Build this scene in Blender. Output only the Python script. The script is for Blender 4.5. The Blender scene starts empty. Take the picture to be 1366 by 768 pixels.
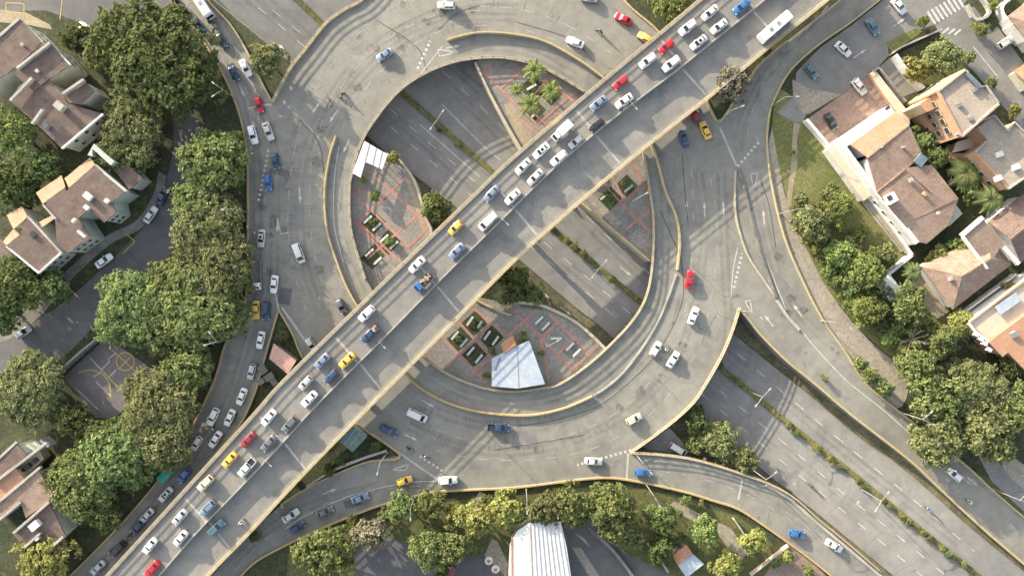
import bpy, bmesh, math, random
from math import radians as R, sin, cos, pi, hypot, atan2
from mathutils import Vector, Matrix
from mathutils.geometry import delaunay_2d_cdt

# ------------------------------------------------------------------ camera, sky, sun, exposure
S = bpy.context.scene
COL = S.collection
CAM_H = 165.6                      # drone height above the roundabout deck (z = 0)
FPX = 910.7                        # focal length in photo pixels (24 mm on a 36 mm sensor, 1366 px wide)
cam = bpy.data.cameras.new('camera'); cam.lens = 24; cam.sensor_width = 36; cam.clip_end = 6000
cam_o = bpy.data.objects.new('camera', cam); COL.objects.link(cam_o); cam_o.location = (0, 0, CAM_H)
S.camera = cam_o

SUN_EL, SUN_AZ = 14.0, 135.0       # azimuth of the sun measured counter-clockwise from +x (upper left of the photo)
world = bpy.data.worlds.new('World'); S.world = world; world.use_nodes = True
wn = world.node_tree.nodes; wl = world.node_tree.links
sky = wn.new('ShaderNodeTexSky'); sky.sky_type = 'NISHITA'; sky.sun_disc = False
sky.sun_elevation = R(SUN_EL); sky.sun_rotation = R(90 - SUN_AZ); sky.air_density = 1.0; sky.dust_density = 3.0
bg = wn['Background']; bg.inputs[1].default_value = 0.15
hsv = wn.new('ShaderNodeHueSaturation'); hsv.inputs['Saturation'].default_value = 0.55
wl.new(sky.outputs[0], hsv.inputs['Color']); wl.new(hsv.outputs[0], bg.inputs[0])
sun = bpy.data.lights.new('sun', 'SUN'); sun.energy = 3.6; sun.angle = R(0.3); sun.color = (1.0, 0.87, 0.66)
sun_o = bpy.data.objects.new('sun', sun); COL.objects.link(sun_o)
d = Vector((cos(R(SUN_AZ)) * cos(R(SUN_EL)), sin(R(SUN_AZ)) * cos(R(SUN_EL)), sin(R(SUN_EL))))
sun_o.rotation_euler = d.to_track_quat('Z', 'Y').to_euler(); sun_o.location = (-200, 200, 120)
S.view_settings.view_transform = 'Standard'; S.view_settings.look = 'None'
S.view_settings.exposure = 1.77; S.view_settings.gamma = 1.0; S.view_settings.use_curve_mapping = False

random.seed(7)

# ------------------------------------------------------------------ helpers
def W(px, py, z=0.0):
    """photo pixel -> point of the place at height z"""
    k = (CAM_H - z) / FPX
    return Vector(((px - 683) * k, -(py - 384) * k, z))

def smooth01(t):
    t = max(0.0, min(1.0, t)); return t * t * (3 - 2 * t)

LOW = -5.0
def hz(px, py):
    """height of the sunken highway along its axis"""
    s = (px - 683) * 0.775 + (py - 384) * 0.632
    if s > 320: return LOW + 4.6 * smooth01((s - 320) / 400)
    if s < -340: return LOW + 3.6 * smooth01((-s - 340) / 300)
    return LOW

def fz(px, py):
    """height of the upper flyover carriageway"""
    return 6.3 - 2.0 * smooth01((py - 520) / 330)

def curve(pts, step=8.0):
    """Catmull-Rom through pixel points, resampled about every `step` pixels"""
    P = [Vector((p[0], p[1])) for p in pts]
    if len(P) == 2:
        n = max(1, int((P[1] - P[0]).length / step)); return [P[0].lerp(P[1], i / n) for i in range(n + 1)]
    out = []
    Q = [2 * P[0] - P[1]] + P + [2 * P[-1] - P[-2]]
    for i in range(1, len(Q) - 2):
        a, b, c, e = Q[i - 1], Q[i], Q[i + 1], Q[i + 2]
        n = max(1, int((c - b).length / step))
        for k in range(n):
            t = k / n
            out.append(0.5 * ((2 * b) + (c - a) * t + (2 * a - 5 * b + 4 * c - e) * t * t + (3 * b - a - 3 * c + e) * t ** 3))
    out.append(P[-1]); return out

def arclen(pts):
    L = [0.0]
    for a, b in zip(pts, pts[1:]): L.append(L[-1] + (b - a).length)
    return L

def along(pts, L, s):
    s = max(0, min(L[-1], s))
    for i in range(len(L) - 1):
        if s <= L[i + 1] or i == len(L) - 2:
            t = (s - L[i]) / max(1e-9, L[i + 1] - L[i])
            d_ = (pts[i + 1] - pts[i]).normalized()
            return pts[i].lerp(pts[i + 1], t), d_

def resample(pts, n):
    L = arclen(pts); return [along(pts, L, L[-1] * i / (n - 1))[0] for i in range(n)]

def inside(pt, poly):
    x, y = pt; c = False; j = len(poly) - 1
    for i in range(len(poly)):
        xi, yi = poly[i][0], poly[i][1]; xj, yj = poly[j][0], poly[j][1]
        if (yi > y) != (yj > y) and x < (xj - xi) * (y - yi) / (yj - yi) + xi: c = not c
        j = i
    return c

def cdt(outer, holes=()):
    V = []; E = []
    for loop in [outer] + list(holes):
        b = len(V); n = len(loop)
        V += [Vector((p[0], p[1])) for p in loop]
        E += [(b + i, b + (i + 1) % n) for i in range(n)]
    r = delaunay_2d_cdt(V, E, [], 0, 1e-6)
    vs, fs = r[0], r[2]
    keep = []
    for f in fs:
        c = sum((vs[i] for i in f), Vector((0, 0))) / len(f)
        if inside(c, outer) and not any(inside(c, h) for h in holes): keep.append(list(f))
    return vs, keep

class MB:
    """collects faces, then links them as ONE mesh object"""
    def __init__(s): s.v = []; s.f = []; s.m = []
    def add(s, vs, fs, m=0):
        b = len(s.v); s.v += [tuple(v) for v in vs]
        s.f += [tuple(b + i for i in f) for f in fs]; s.m += [m] * len(fs)
    def box(s, c, size, rz=0.0, m=0):
        x, y, z = size[0] / 2, size[1] / 2, size[2] / 2; cr, sr = cos(rz), sin(rz)
        vs = []
        for dz in (-z, z):
            for dx, dy in ((-x, -y), (x, -y), (x, y), (-x, y)):
                vs.append((c[0] + dx * cr - dy * sr, c[1] + dx * sr + dy * cr, c[2] + dz))
        s.add(vs, [(3, 2, 1, 0), (4, 5, 6, 7), (0, 1, 5, 4), (1, 2, 6, 5), (2, 3, 7, 6), (3, 0, 4, 7)], m)
    def bar(s, a, b, w, h, m=0):
        """bar between two points, w wide, h high (h centred)"""
        a, b = Vector(a), Vector(b); t = (b - a)
        if t.length < 1e-6: return
        t.normalize(); up = Vector((0, 0, 1)) if abs(t.z) < 0.95 else Vector((1, 0, 0))
        sd = t.cross(up).normalized(); u = sd.cross(t)
        vs = [p + sd * (i * w / 2) + u * (j * h / 2) for p in (a, b) for i, j in ((-1, -1), (1, -1), (1, 1), (-1, 1))]
        s.add(vs, [(0, 1, 2, 3), (7, 6, 5, 4), (0, 4, 5, 1), (1, 5, 6, 2), (2, 6, 7, 3), (3, 7, 4, 0)], m)
    def tube(s, pts, rad, n=6, m=0, caps=True):
        pts = [Vector(p) for p in pts]
        rads = rad if isinstance(rad, (list, tuple)) else [rad] * len(pts)
        rings = []
        for i, p in enumerate(pts):
            t = (pts[min(i + 1, len(pts) - 1)] - pts[max(i - 1, 0)]).normalized()
            up = Vector((0, 0, 1)) if abs(t.z) < 0.9 else Vector((1, 0, 0))
            a = t.cross(up).normalized(); b = a.cross(t)
            rings.append([p + a * (cos(2 * pi * k / n) * rads[i]) + b * (sin(2 * pi * k / n) * rads[i]) for k in range(n)])
        vs = [v for r_ in rings for v in r_]; fs = []
        for i in range(len(rings) - 1):
            for k in range(n):
                fs.append((i * n + k, i * n + (k + 1) % n, (i + 1) * n + (k + 1) % n, (i + 1) * n + k))
        if caps: fs += [tuple(range(n))[::-1], tuple((len(rings) - 1) * n + k for k in range(n))]
        s.add(vs, fs, m)
    def prism(s, poly, z0, z1, m=0):
        """vertical prism on a list of xy points"""
        n = len(poly)
        vs, fs = cdt(poly)
        k = len(vs)
        s.add([(v[0], v[1], z1) for v in vs] + [(v[0], v[1], z0) for v in vs],
              [tuple(f) for f in fs] + [tuple(i + k for i in f[::-1]) for f in fs], m)
        s.add([(p[0], p[1], z0) for p in poly] + [(p[0], p[1], z1) for p in poly],
              [(i, (i + 1) % n, n + (i + 1) % n, n + i) for i in range(n)], m)
    def ribbon(s, pts, w, h, off=0.0, m=0, closed=False, base=0.0):
        """rectangular section swept along 3-d points; bottom at the points' z + base, h high; off = sideways shift"""
        n = len(pts); ring = []
        for i in range(n):
            a = pts[i - 1] if (i > 0 or closed) else pts[i]; b = pts[(i + 1) % n] if (i < n - 1 or closed) else pts[i]
            t = Vector((b[0] - a[0], b[1] - a[1], 0)); t.normalize(); sd = Vector((-t.y, t.x, 0))
            p = Vector(pts[i]); z0 = Vector((0, 0, base)); z1 = Vector((0, 0, base + h))
            l = p + sd * (off + w / 2); r_ = p + sd * (off - w / 2)
            ring.append((l + z0, r_ + z0, r_ + z1, l + z1))
        vs = [v for q in ring for v in q]; fs = []
        for i in range(n if closed else n - 1):
            j = (i + 1) % n
            for k in range(4): fs.append((i * 4 + k, i * 4 + (k + 1) % 4, j * 4 + (k + 1) % 4, j * 4 + k))
        if not closed: fs += [(3, 2, 1, 0), tuple((n - 1) * 4 + k for k in range(4))]
        s.add(vs, fs, m)
    def mesh(s, name, mats, smooth=False):
        me = bpy.data.meshes.new(name); me.from_pydata(s.v, [], s.f)
        for mt in (mats if isinstance(mats, (list, tuple)) else [mats]): me.materials.append(mt)
        if len(me.materials) > 1: me.polygons.foreach_set('material_index', s.m)
        bm = bmesh.new(); bm.from_mesh(me); bmesh.ops.recalc_face_normals(bm, faces=bm.faces); bm.to_mesh(me); bm.free()
        if smooth: me.polygons.foreach_set('use_smooth', [True] * len(me.polygons))
        me.update(); return me
    def build(s, name, mats, parent=None, smooth=False):
        return put(name, s.mesh(name, mats, smooth), parent)

def put(name, me, parent=None):
    o = bpy.data.objects.new(name, me); COL.objects.link(o)
    if parent is not None:
        o.parent = parent; o.matrix_parent_inverse = Matrix.Translation(-parent.location)
    return o

def tag(o, label, cat, group=None):
    o['label'] = label; o['category'] = cat
    if group: o['group'] = group
    return o

def thing(name, loc, label, cat, group=None):
    o = bpy.data.objects.new(name, None); COL.objects.link(o); o.location = loc; o.empty_display_size = 0.5
    return tag(o, label, cat, group)

def struct(o, kind='structure'):
    o['kind'] = kind; return o

def dup(root, loc, rz, label, cat, group=None, scale=1.0, mats=None):
    """copy of a thing with copies of its parts and sub-parts; mats = {part name: material}"""
    r = root.copy(); COL.objects.link(r); r.location = loc; r.rotation_euler = (0, 0, rz); r.scale = (scale,) * 3
    tag(r, label, cat, group)
    def kids(src, dst):
        for ch in list(src.children):
            c = ch.copy(); COL.objects.link(c); c.parent = dst
            st = ch.name.split('.')[0]
            if mats and st in mats:
                c.material_slots[0].link = 'OBJECT'; c.material_slots[0].material = mats[st]
            kids(ch, c)
    kids(root, r); return r

USED_PROTO = set()
def place(proto, loc, rz, label, cat, group=None, scale=1.0, mats=None):
    """the first use moves the prototype itself, later ones copy it"""
    if proto.name in USED_PROTO: return dup(proto, loc, rz, label, cat, group, scale, mats)
    USED_PROTO.add(proto.name)
    proto.location = loc; proto.rotation_euler = (0, 0, rz); proto.scale = (scale,) * 3; tag(proto, label, cat, group)
    if mats:
        for c in proto.children:
            st = c.name.split('.')[0]
            if st in mats: c.material_slots[0].link = 'OBJECT'; c.material_slots[0].material = mats[st]
    return proto

# ------------------------------------------------------------------ materials
M = {}
def nodes_of(name):
    m = bpy.data.materials.new(name); m.use_nodes = True
    nt = m.node_tree; return m, nt, nt.nodes, nt.links, nt.nodes['Principled BSDF']

def noise(nt, vec, scale, detail=4.0, rough=0.55, dist=0.0):
    n = nt.nodes.new('ShaderNodeTexNoise'); n.inputs['Scale'].default_value = scale; n.inputs['Detail'].default_value = detail
    n.inputs['Roughness'].default_value = rough; n.inputs['Distortion'].default_value = dist
    nt.links.new(vec, n.inputs['Vector']); return n.outputs[0]

def ramp(nt, fac, stops):
    r_ = nt.nodes.new('ShaderNodeValToRGB'); e = r_.color_ramp.elements
    while len(e) < len(stops): e.new(0.5)
    for i, (p, c) in enumerate(stops): e[i].position = p; e[i].color = (c[0], c[1], c[2], 1)
    nt.links.new(fac, r_.inputs[0]); return r_.outputs[0]

def mixc(nt, fac, a, b, mode='MIX'):
    x = nt.nodes.new('ShaderNodeMix'); x.data_type = 'RGBA'; x.blend_type = mode
    for sock, v in ((x.inputs[0], fac), (x.inputs[6], a), (x.inputs[7], b)):
        if isinstance(v, (int, float)): sock.default_value = v
        elif isinstance(v, tuple): sock.default_value = (v[0], v[1], v[2], 1)
        else: nt.links.new(v, sock)
    return x.outputs[2]

def math_(nt, op, a, b=0.0):
    x = nt.nodes.new('ShaderNodeMath'); x.operation = op
    for sock, v in ((x.inputs[0], a), (x.inputs[1], b)):
        if isinstance(v, (int, float)): sock.default_value = v
        else: nt.links.new(v, sock)
    return x.outputs[0]

def bump(nt, b, h, strength=0.3, dist=0.05):
    x = nt.nodes.new('ShaderNodeBump'); x.inputs['Strength'].default_value = strength; x.inputs['Distance'].default_value = dist
    nt.links.new(h, x.inputs['Height']); nt.links.new(x.outputs[0], b.inputs['Normal'])

def surf(name, c1, c2, scale=0.3, rough=0.85, fine=3.0, fine_amt=0.35, bmp=0.25, c3=None, coords='pos'):
    """two-tone weathered surface: broad stains + fine grain"""
    m, nt, N, L, b = nodes_of(name)
    if coords == 'pos': v = N.new('ShaderNodeNewGeometry').outputs['Position']
    else: v = N.new('ShaderNodeTexCoord').outputs['Object']
    a = noise(nt, v, scale, 5); f = noise(nt, v, fine, 4)
    col = ramp(nt, a, [(0.35, c1), (0.65, c2)])
    g = ramp(nt, f, [(0.3, (1 - fine_amt,) * 3), (0.7, (1 + fine_amt * 0.4,) * 3)])
    col = mixc(nt, 1.0, col, g, 'MULTIPLY')
    if c3:
        s_ = noise(nt, v, scale * 3.1, 6, 0.7)
        col = mixc(nt, ramp(nt, s_, [(0.55, (0, 0, 0)), (0.68, (1, 1, 1))]), col, c3)
    L.new(col, b.inputs['Base Color']); b.inputs['Roughness'].default_value = rough
    if bmp: bump(nt, b, f, bmp)
    M[name] = m; return m

def road_mat(name, c1, c2, crack=0.6, patch=(0.09, 0.09, 0.092)):
    m, nt, N, L, b = nodes_of(name)
    v = N.new('ShaderNodeNewGeometry').outputs['Position']
    big = noise(nt, v, 0.035, 5, 0.6); mid = noise(nt, v, 0.35, 6, 0.65); f = noise(nt, v, 5.0, 3)
    col = ramp(nt, big, [(0.36, c1), (0.64, c2)])
    col = mixc(nt, 1.0, col, ramp(nt, mid, [(0.30, (0.80, 0.80, 0.81)), (0.72, (1.12, 1.11, 1.09))]), 'MULTIPLY')
    col = mixc(nt, 1.0, col, ramp(nt, f, [(0.25, (0.82,) * 3), (0.75, (1.08,) * 3)]), 'MULTIPLY')
    # oil and tyre stains
    st = noise(nt, v, 0.16, 6, 0.7, 0.6)
    col = mixc(nt, math_(nt, 'MULTIPLY', ramp(nt, st, [(0.52, (0, 0, 0)), (0.74, (1, 1, 1))]), 0.62), col, patch)
    # cracks between old slabs
    wv = N.new('ShaderNodeVectorMath'); wv.operation = 'ADD'
    nz = N.new('ShaderNodeTexNoise'); nz.inputs['Scale'].default_value = 0.25; nz.inputs['Detail'].default_value = 4; L.new(v, nz.inputs['Vector'])
    sc = N.new('ShaderNodeVectorMath'); sc.operation = 'SCALE'; sc.inputs['Scale'].default_value = 3.0; L.new(nz.outputs['Color'], sc.inputs[0])
    L.new(v, wv.inputs[0]); L.new(sc.outputs[0], wv.inputs[1])
    vo = N.new('ShaderNodeTexVoronoi'); vo.feature = 'DISTANCE_TO_EDGE'; vo.inputs['Scale'].default_value = 0.13
    L.new(wv.outputs[0], vo.inputs['Vector'])
    ck = ramp(nt, vo.outputs['Distance'], [(0.003, (1, 1, 1)), (0.012, (0, 0, 0))])
    msk = ramp(nt, noise(nt, v, 0.06, 3), [(0.52, (0, 0, 0)), (0.66, (1, 1, 1))])
    fac = math_(nt, 'MULTIPLY', math_(nt, 'MULTIPLY', ck, msk), crack)
    col = mixc(nt, fac, col, (0.045, 0.044, 0.043))
    L.new(col, b.inputs['Base Color']); b.inputs['Roughness'].default_value = 0.82
    bump(nt, b, f, 0.25, 0.03); M[name] = m; return m

def paint(name, c, rough=0.3, metal=0.0, coat=0.6):
    m, nt, N, L, b = nodes_of(name)
    v = N.new('ShaderNodeTexCoord').outputs['Object']
    f = noise(nt, v, 2.2, 4)
    L.new(mixc(nt, 1.0, (c[0], c[1], c[2]), ramp(nt, f, [(0.3, (0.86,) * 3), (0.7, (1.04,) * 3)]), 'MULTIPLY'), b.inputs['Base Color'])
    b.inputs['Roughness'].default_value = rough; b.inputs['Metallic'].default_value = metal
    b.inputs['Coat Weight'].default_value = coat; b.inputs['Coat Roughness'].default_value = 0.08
    M[name] = m; return m

def leafy(name, c1, c2, transl=0.35):
    """leaves: hue varies from clump to clump and from tree to tree"""
    m, nt, N, L, b = nodes_of(name)
    v = N.new('ShaderNodeNewGeometry').outputs['Position']
    a = noise(nt, v, 0.55, 3); f = noise(nt, v, 2.6, 2)
    col = ramp(nt, a, [(0.36, c1), (0.64, c2)])
    col = mixc(nt, 1.0, col, ramp(nt, f, [(0.3, (0.82,) * 3), (0.72, (1.2,) * 3)]), 'MULTIPLY')
    oi = N.new('ShaderNodeObjectInfo'); hs = N.new('ShaderNodeHueSaturation')
    L.new(math_(nt, 'ADD', math_(nt, 'MULTIPLY', oi.outputs['Random'], 0.035), 0.490), hs.inputs['Hue'])
    L.new(math_(nt, 'ADD', math_(nt, 'MULTIPLY', oi.outputs['Random'], 0.45), 0.9), hs.inputs['Value'])
    hs.inputs['Saturation'].default_value = 0.86; L.new(col, hs.inputs['Color']); L.new(hs.outputs[0], b.inputs['Base Color'])
    b.inputs['Roughness'].default_value = 0.85; b.inputs['Specular IOR Level'].default_value = 0.08
    tr = N.new('ShaderNodeBsdfTranslucent'); L.new(hs.outputs[0], tr.inputs[0])
    mx = N.new('ShaderNodeMixShader'); mx.inputs[0].default_value = transl
    L.new(b.outputs[0], mx.inputs[1]); L.new(tr.outputs[0], mx.inputs[2]); L.new(mx.outputs[0], N['Material Output'].inputs[0])
    M[name] = m; return m

def tiles(name, c1, c2, moss, ang, pitch=0.45):
    """rows of clay tiles running down the slope, stained"""
    m, nt, N, L, b = nodes_of(name)
    g = N.new('ShaderNodeNewGeometry').outputs['Position']
    mp = N.new('ShaderNodeMapping'); mp.inputs['Rotation'].default_value = (0, 0, R(-ang)); L.new(g, mp.inputs[0])
    w = N.new('ShaderNodeTexWave'); w.wave_type = 'BANDS'; w.bands_direction = 'Y'; w.inputs['Scale'].default_value = 0.314 / pitch
    w.inputs['Distortion'].default_value = 0.6; w.inputs['Detail'].default_value = 2; L.new(mp.outputs[0], w.inputs[0])
    a = noise(nt, g, 0.5, 6, 0.65); f = noise(nt, g, 4.0, 4)
    col = ramp(nt, a, [(0.34, c1), (0.66, c2)])
    col = mixc(nt, 1.0, col, ramp(nt, f, [(0.25, (0.62,) * 3), (0.75, (1.22,) * 3)]), 'MULTIPLY')
    col = mixc(nt, math_(nt, 'MULTIPLY', ramp(nt, noise(nt, g, 0.9, 7, 0.75), [(0.52, (0, 0, 0)), (0.66, (1, 1, 1))]), 0.7), col, moss)
    col = mixc(nt, 1.0, col, ramp(nt, w.outputs[1], [(0.0, (0.72,) * 3), (0.35, (1.05,) * 3)]), 'MULTIPLY')
    L.new(col, b.inputs['Base Color']); b.inputs['Roughness'].default_value = 0.9
    bump(nt, b, w.outputs[1], 0.5, 0.08); M[name] = m; return m

road_mat('road_concrete', (0.198, 0.191, 0.164), (0.258, 0.248, 0.212))
road_mat('bridge_concrete', (0.20, 0.192, 0.175), (0.25, 0.238, 0.212), 0.35)
road_mat('highway_asphalt', (0.195, 0.190, 0.178), (0.235, 0.228, 0.212), 0.4)
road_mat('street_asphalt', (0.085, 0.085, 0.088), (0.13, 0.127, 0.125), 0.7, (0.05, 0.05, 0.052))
road_mat('side_asphalt', (0.17, 0.165, 0.155), (0.23, 0.22, 0.20), 0.8, (0.12, 0.115, 0.11))
surf('concrete', (0.30, 0.285, 0.25), (0.40, 0.38, 0.335), 0.25, 0.9, 2.5, 0.3)
surf('concrete_dark', (0.14, 0.135, 0.12), (0.22, 0.21, 0.185), 0.3, 0.9, 2.0, 0.35)
surf('yellow_kerb', (0.47, 0.335, 0.10), (0.43, 0.33, 0.16), 0.4, 0.8, 2.0, 0.3, 0.1, (0.34, 0.30, 0.24))
surf('median_plants', (0.085, 0.095, 0.028), (0.17, 0.155, 0.05), 0.5, 0.95, 1.8, 0.6, 0.8, (0.22, 0.185, 0.085))
surf('orange_kerb', (0.48, 0.285, 0.07), (0.45, 0.30, 0.11), 0.4, 0.8, 2.0, 0.3, 0.1, (0.30, 0.25, 0.18))
surf('tan_parapet', (0.35, 0.305, 0.215), (0.41, 0.365, 0.275), 0.3, 0.85, 2.0, 0.2)
surf('worn_line', (0.40, 0.39, 0.365), (0.30, 0.29, 0.27), 0.8, 0.85, 3.0, 0.3, 0, (0.24, 0.23, 0.21))
surf('white_line', (0.55, 0.54, 0.51), (0.42, 0.41, 0.38), 0.8, 0.8, 3.0, 0.35, 0, (0.3, 0.29, 0.26))
surf('yellow_line', (0.50, 0.36, 0.06), (0.40, 0.31, 0.09), 0.8, 0.8, 3.0, 0.35, 0)
surf('joint_black', (0.05, 0.049, 0.047), (0.10, 0.097, 0.09), 0.5, 0.9, 2.0, 0.2, 0)
surf('pale_joint', (0.34, 0.33, 0.30), (0.42, 0.41, 0.375), 0.5, 0.9, 2.0, 0.2, 0)
surf('grass', (0.075, 0.090, 0.026), (0.125, 0.125, 0.042), 0.12, 0.95, 2.5, 0.6, 0.6, (0.16, 0.135, 0.065))
surf('lawn', (0.120, 0.138, 0.038), (0.185, 0.182, 0.064), 0.10, 0.95, 2.5, 0.5, 0.6, (0.20, 0.17, 0.075))
surf('soil', (0.030, 0.040, 0.015), (0.058, 0.066, 0.026), 0.15, 0.95, 1.6, 0.6, 0.6, (0.09, 0.08, 0.042))  # ground tone darkened so the colour holds the shade under the left trees
surf('verge', (0.085, 0.088, 0.045), (0.17, 0.15, 0.09), 0.3, 0.95, 2.0, 0.5, 0.6)
surf('dirt_path', (0.33, 0.275, 0.19), (0.27, 0.225, 0.155), 0.3, 0.95, 2.0, 0.3)
surf('paving', (0.27, 0.235, 0.18), (0.33, 0.29, 0.23), 0.2, 0.9, 1.5, 0.3, 0.2, (0.17, 0.155, 0.14))
surf('plaza_paving', (0.195, 0.180, 0.160), (0.26, 0.238, 0.205), 0.22, 0.9, 1.5, 0.3, 0.2, (0.16, 0.15, 0.135))
surf('red_paving', (0.36, 0.155, 0.115), (0.40, 0.22, 0.175), 0.5, 0.85, 2.0, 0.25, 0.1)
surf('brick_paving', (0.25, 0.170, 0.135), (0.29, 0.21, 0.17), 0.35, 0.9, 2.0, 0.3, 0.2, (0.25, 0.19, 0.155))
surf('court_floor', (0.125, 0.112, 0.110), (0.165, 0.148, 0.145), 0.2, 0.85, 2.0, 0.25, 0.1)
surf('white_wall', (0.72, 0.70, 0.66), (0.60, 0.585, 0.55), 0.35, 0.85, 2.0, 0.2, 0.1, (0.45, 0.43, 0.39))
surf('cream_wall', (0.50, 0.49, 0.40), (0.58, 0.56, 0.46), 0.4, 0.85, 2.0, 0.2, 0.1, (0.36, 0.35, 0.28))
surf('sage_wall', (0.36, 0.40, 0.35), (0.44, 0.47, 0.41), 0.4, 0.85, 2.0, 0.2, 0.1, (0.28, 0.31, 0.27))
surf('ochre_wall', (0.50, 0.38, 0.22), (0.54, 0.43, 0.28), 0.4, 0.85, 2.0, 0.2, 0.1)
surf('terracotta_wall', (0.42, 0.245, 0.15), (0.46, 0.29, 0.19), 0.4, 0.85, 2.0, 0.2, 0.1)
surf('white_roof', (0.62, 0.62, 0.61), (0.54, 0.54, 0.53), 0.3, 0.6, 2.0, 0.15, 0.1, (0.44, 0.43, 0.41))
surf('pale_roof', (0.30, 0.355, 0.42), (0.37, 0.415, 0.46), 0.15, 0.6, 1.2, 0.12, 0.1, (0.48, 0.50, 0.52))
surf('pink_roof', (0.40, 0.235, 0.20), (0.46, 0.29, 0.25), 0.5, 0.85, 2.0, 0.2, 0.1)
surf('rust_roof', (0.42, 0.17, 0.08), (0.36, 0.21, 0.13), 0.6, 0.85, 2.0, 0.3, 0.1)
surf('flat_roof', (0.33, 0.27, 0.215), (0.38, 0.32, 0.26), 0.3, 0.9, 2.0, 0.25, 0.2, (0.28, 0.225, 0.18))
surf('terrace_tile', (0.52, 0.41, 0.30), (0.56, 0.46, 0.36), 0.4, 0.85, 2.0, 0.15, 0.1)
surf('green_glass', (0.10, 0.17, 0.15), (0.14, 0.22, 0.19), 0.5, 0.35, 2.0, 0.2, 0)
surf('blue_glass', (0.10, 0.14, 0.17), (0.16, 0.20, 0.23), 0.5, 0.2, 2.0, 0.2, 0)
surf('green_awning', (0.02, 0.27, 0.17), (0.03, 0.33, 0.22), 0.5, 0.8, 2.0, 0.2, 0.1)
surf('metal_grey', (0.17, 0.175, 0.18), (0.25, 0.25, 0.25), 0.8, 0.5, 3.0, 0.2, 0, None, 'obj')
surf('rail_metal', (0.30, 0.27, 0.22), (0.38, 0.34, 0.26), 0.8, 0.6, 3.0, 0.2, 0)
surf('bark', (0.10, 0.078, 0.055), (0.17, 0.14, 0.105), 0.9, 0.95, 4.0, 0.4, 0.5, None, 'obj')
surf('dry_wood', (0.30, 0.26, 0.21), (0.38, 0.34, 0.28), 0.9, 0.95, 4.0, 0.3, 0.3, None, 'obj')
surf('bench_stone', (0.50, 0.49, 0.46), (0.58, 0.57, 0.54), 0.8, 0.85, 3.0, 0.2, 0.1, None, 'obj')
surf('rubber', (0.018, 0.018, 0.018), (0.03, 0.03, 0.03), 1.0, 0.85, 6.0, 0.2, 0, None, 'obj')
surf('lamp_cover', (0.30, 0.30, 0.295), (0.38, 0.38, 0.37), 1.0, 0.4, 4.0, 0.1, 0, None, 'obj')
surf('window_dark', (0.03, 0.035, 0.04), (0.06, 0.065, 0.07), 0.6, 0.15, 3.0, 0.2, 0)
surf('skin', (0.36, 0.21, 0.14), (0.40, 0.24, 0.16), 3.0, 0.6, 9.0, 0.1, 0, None, 'obj')
surf('cargo_brown', (0.30, 0.19, 0.12), (0.46, 0.36, 0.28), 1.4, 0.9, 3.0, 0.4, 0.3, None, 'obj')
tiles('brown_tiles', (0.130, 0.090, 0.073), (0.215, 0.152, 0.124), (0.075, 0.062, 0.054), 40)
tiles('sunlit_tiles', (0.33, 0.205, 0.13), (0.40, 0.265, 0.175), (0.25, 0.155, 0.10), 40)  # lighter copy of the brown tiles, sunlight painted into the sun-facing slopes
tiles('rose_tiles', (0.255, 0.172, 0.125), (0.345, 0.248, 0.190), (0.165, 0.115, 0.09), 38)
tiles('clay_tiles', (0.40, 0.215, 0.135), (0.48, 0.28, 0.18), (0.30, 0.17, 0.11), 38)
leafy('leaf_dark', (0.0889, 0.1186, 0.0308), (0.1539, 0.1847, 0.0513))
leafy('leaf_mid', (0.1277, 0.1619, 0.041), (0.2052, 0.2337, 0.0707))
leafy('leaf_olive', (0.1425, 0.1619, 0.0502), (0.228, 0.2371, 0.0912))
leafy('leaf_bright', (0.155, 0.195, 0.040), (0.230, 0.265, 0.068))
leafy('leaf_yellow', (0.210, 0.215, 0.045), (0.31, 0.30, 0.075))
leafy('leaf_dry', (0.14, 0.12, 0.075), (0.22, 0.185, 0.125), 0.15)

PAINT = {
 'offwhite': paint('paint_offwhite', (0.62, 0.62, 0.60)), 'dusty': paint('paint_dusty', (0.52, 0.51, 0.485), 0.5, 0.0, 0.3),
 'white': paint('paint_white', (0.80, 0.80, 0.79)), 'silver': paint('paint_silver', (0.50, 0.52, 0.53), 0.3, 0.3),
 'grey': paint('paint_grey', (0.16, 0.17, 0.18), 0.3, 0.3), 'black': paint('paint_black', (0.025, 0.026, 0.028)),
 'red': paint('paint_red', (0.50, 0.012, 0.022)), 'wine': paint('paint_wine', (0.25, 0.02, 0.035)),
 'yellow': paint('paint_yellow', (0.72, 0.46, 0.07)), 'cream': paint('paint_cream', (0.66, 0.60, 0.42)),
 'blue': paint('paint_blue', (0.035, 0.14, 0.36)), 'navy': paint('paint_navy', (0.025, 0.055, 0.12)),
 'bluegrey': paint('paint_bluegrey', (0.20, 0.26, 0.35), 0.3, 0.25), 'teal': paint('paint_teal', (0.085, 0.17, 0.20), 0.3, 0.2),
}
def wear_mat(name, c, amount, scale):
    """thin film of rubber and oil that lets the road show through unevenly"""
    m, nt, N, L, b = nodes_of(name)
    v = N.new('ShaderNodeNewGeometry').outputs['Position']
    b.inputs['Base Color'].default_value = (c[0], c[1], c[2], 1); b.inputs['Roughness'].default_value = 0.8
    f = math_(nt, 'MULTIPLY', ramp(nt, noise(nt, v, scale, 5, 0.65), [(0.32, (0, 0, 0)), (0.68, (1, 1, 1))]), amount)
    tr = N.new('ShaderNodeBsdfTransparent'); mx = N.new('ShaderNodeMixShader'); L.new(f, mx.inputs[0])
    L.new(tr.outputs[0], mx.inputs[1]); L.new(b.outputs[0], mx.inputs[2]); L.new(mx.outputs[0], N['Material Output'].inputs[0]); M[name] = m
wear_mat('tyre_wear', (0.085, 0.082, 0.077), 0.08, 0.10); wear_mat('oil_stain', (0.05, 0.048, 0.046), 0.4, 0.9)
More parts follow.
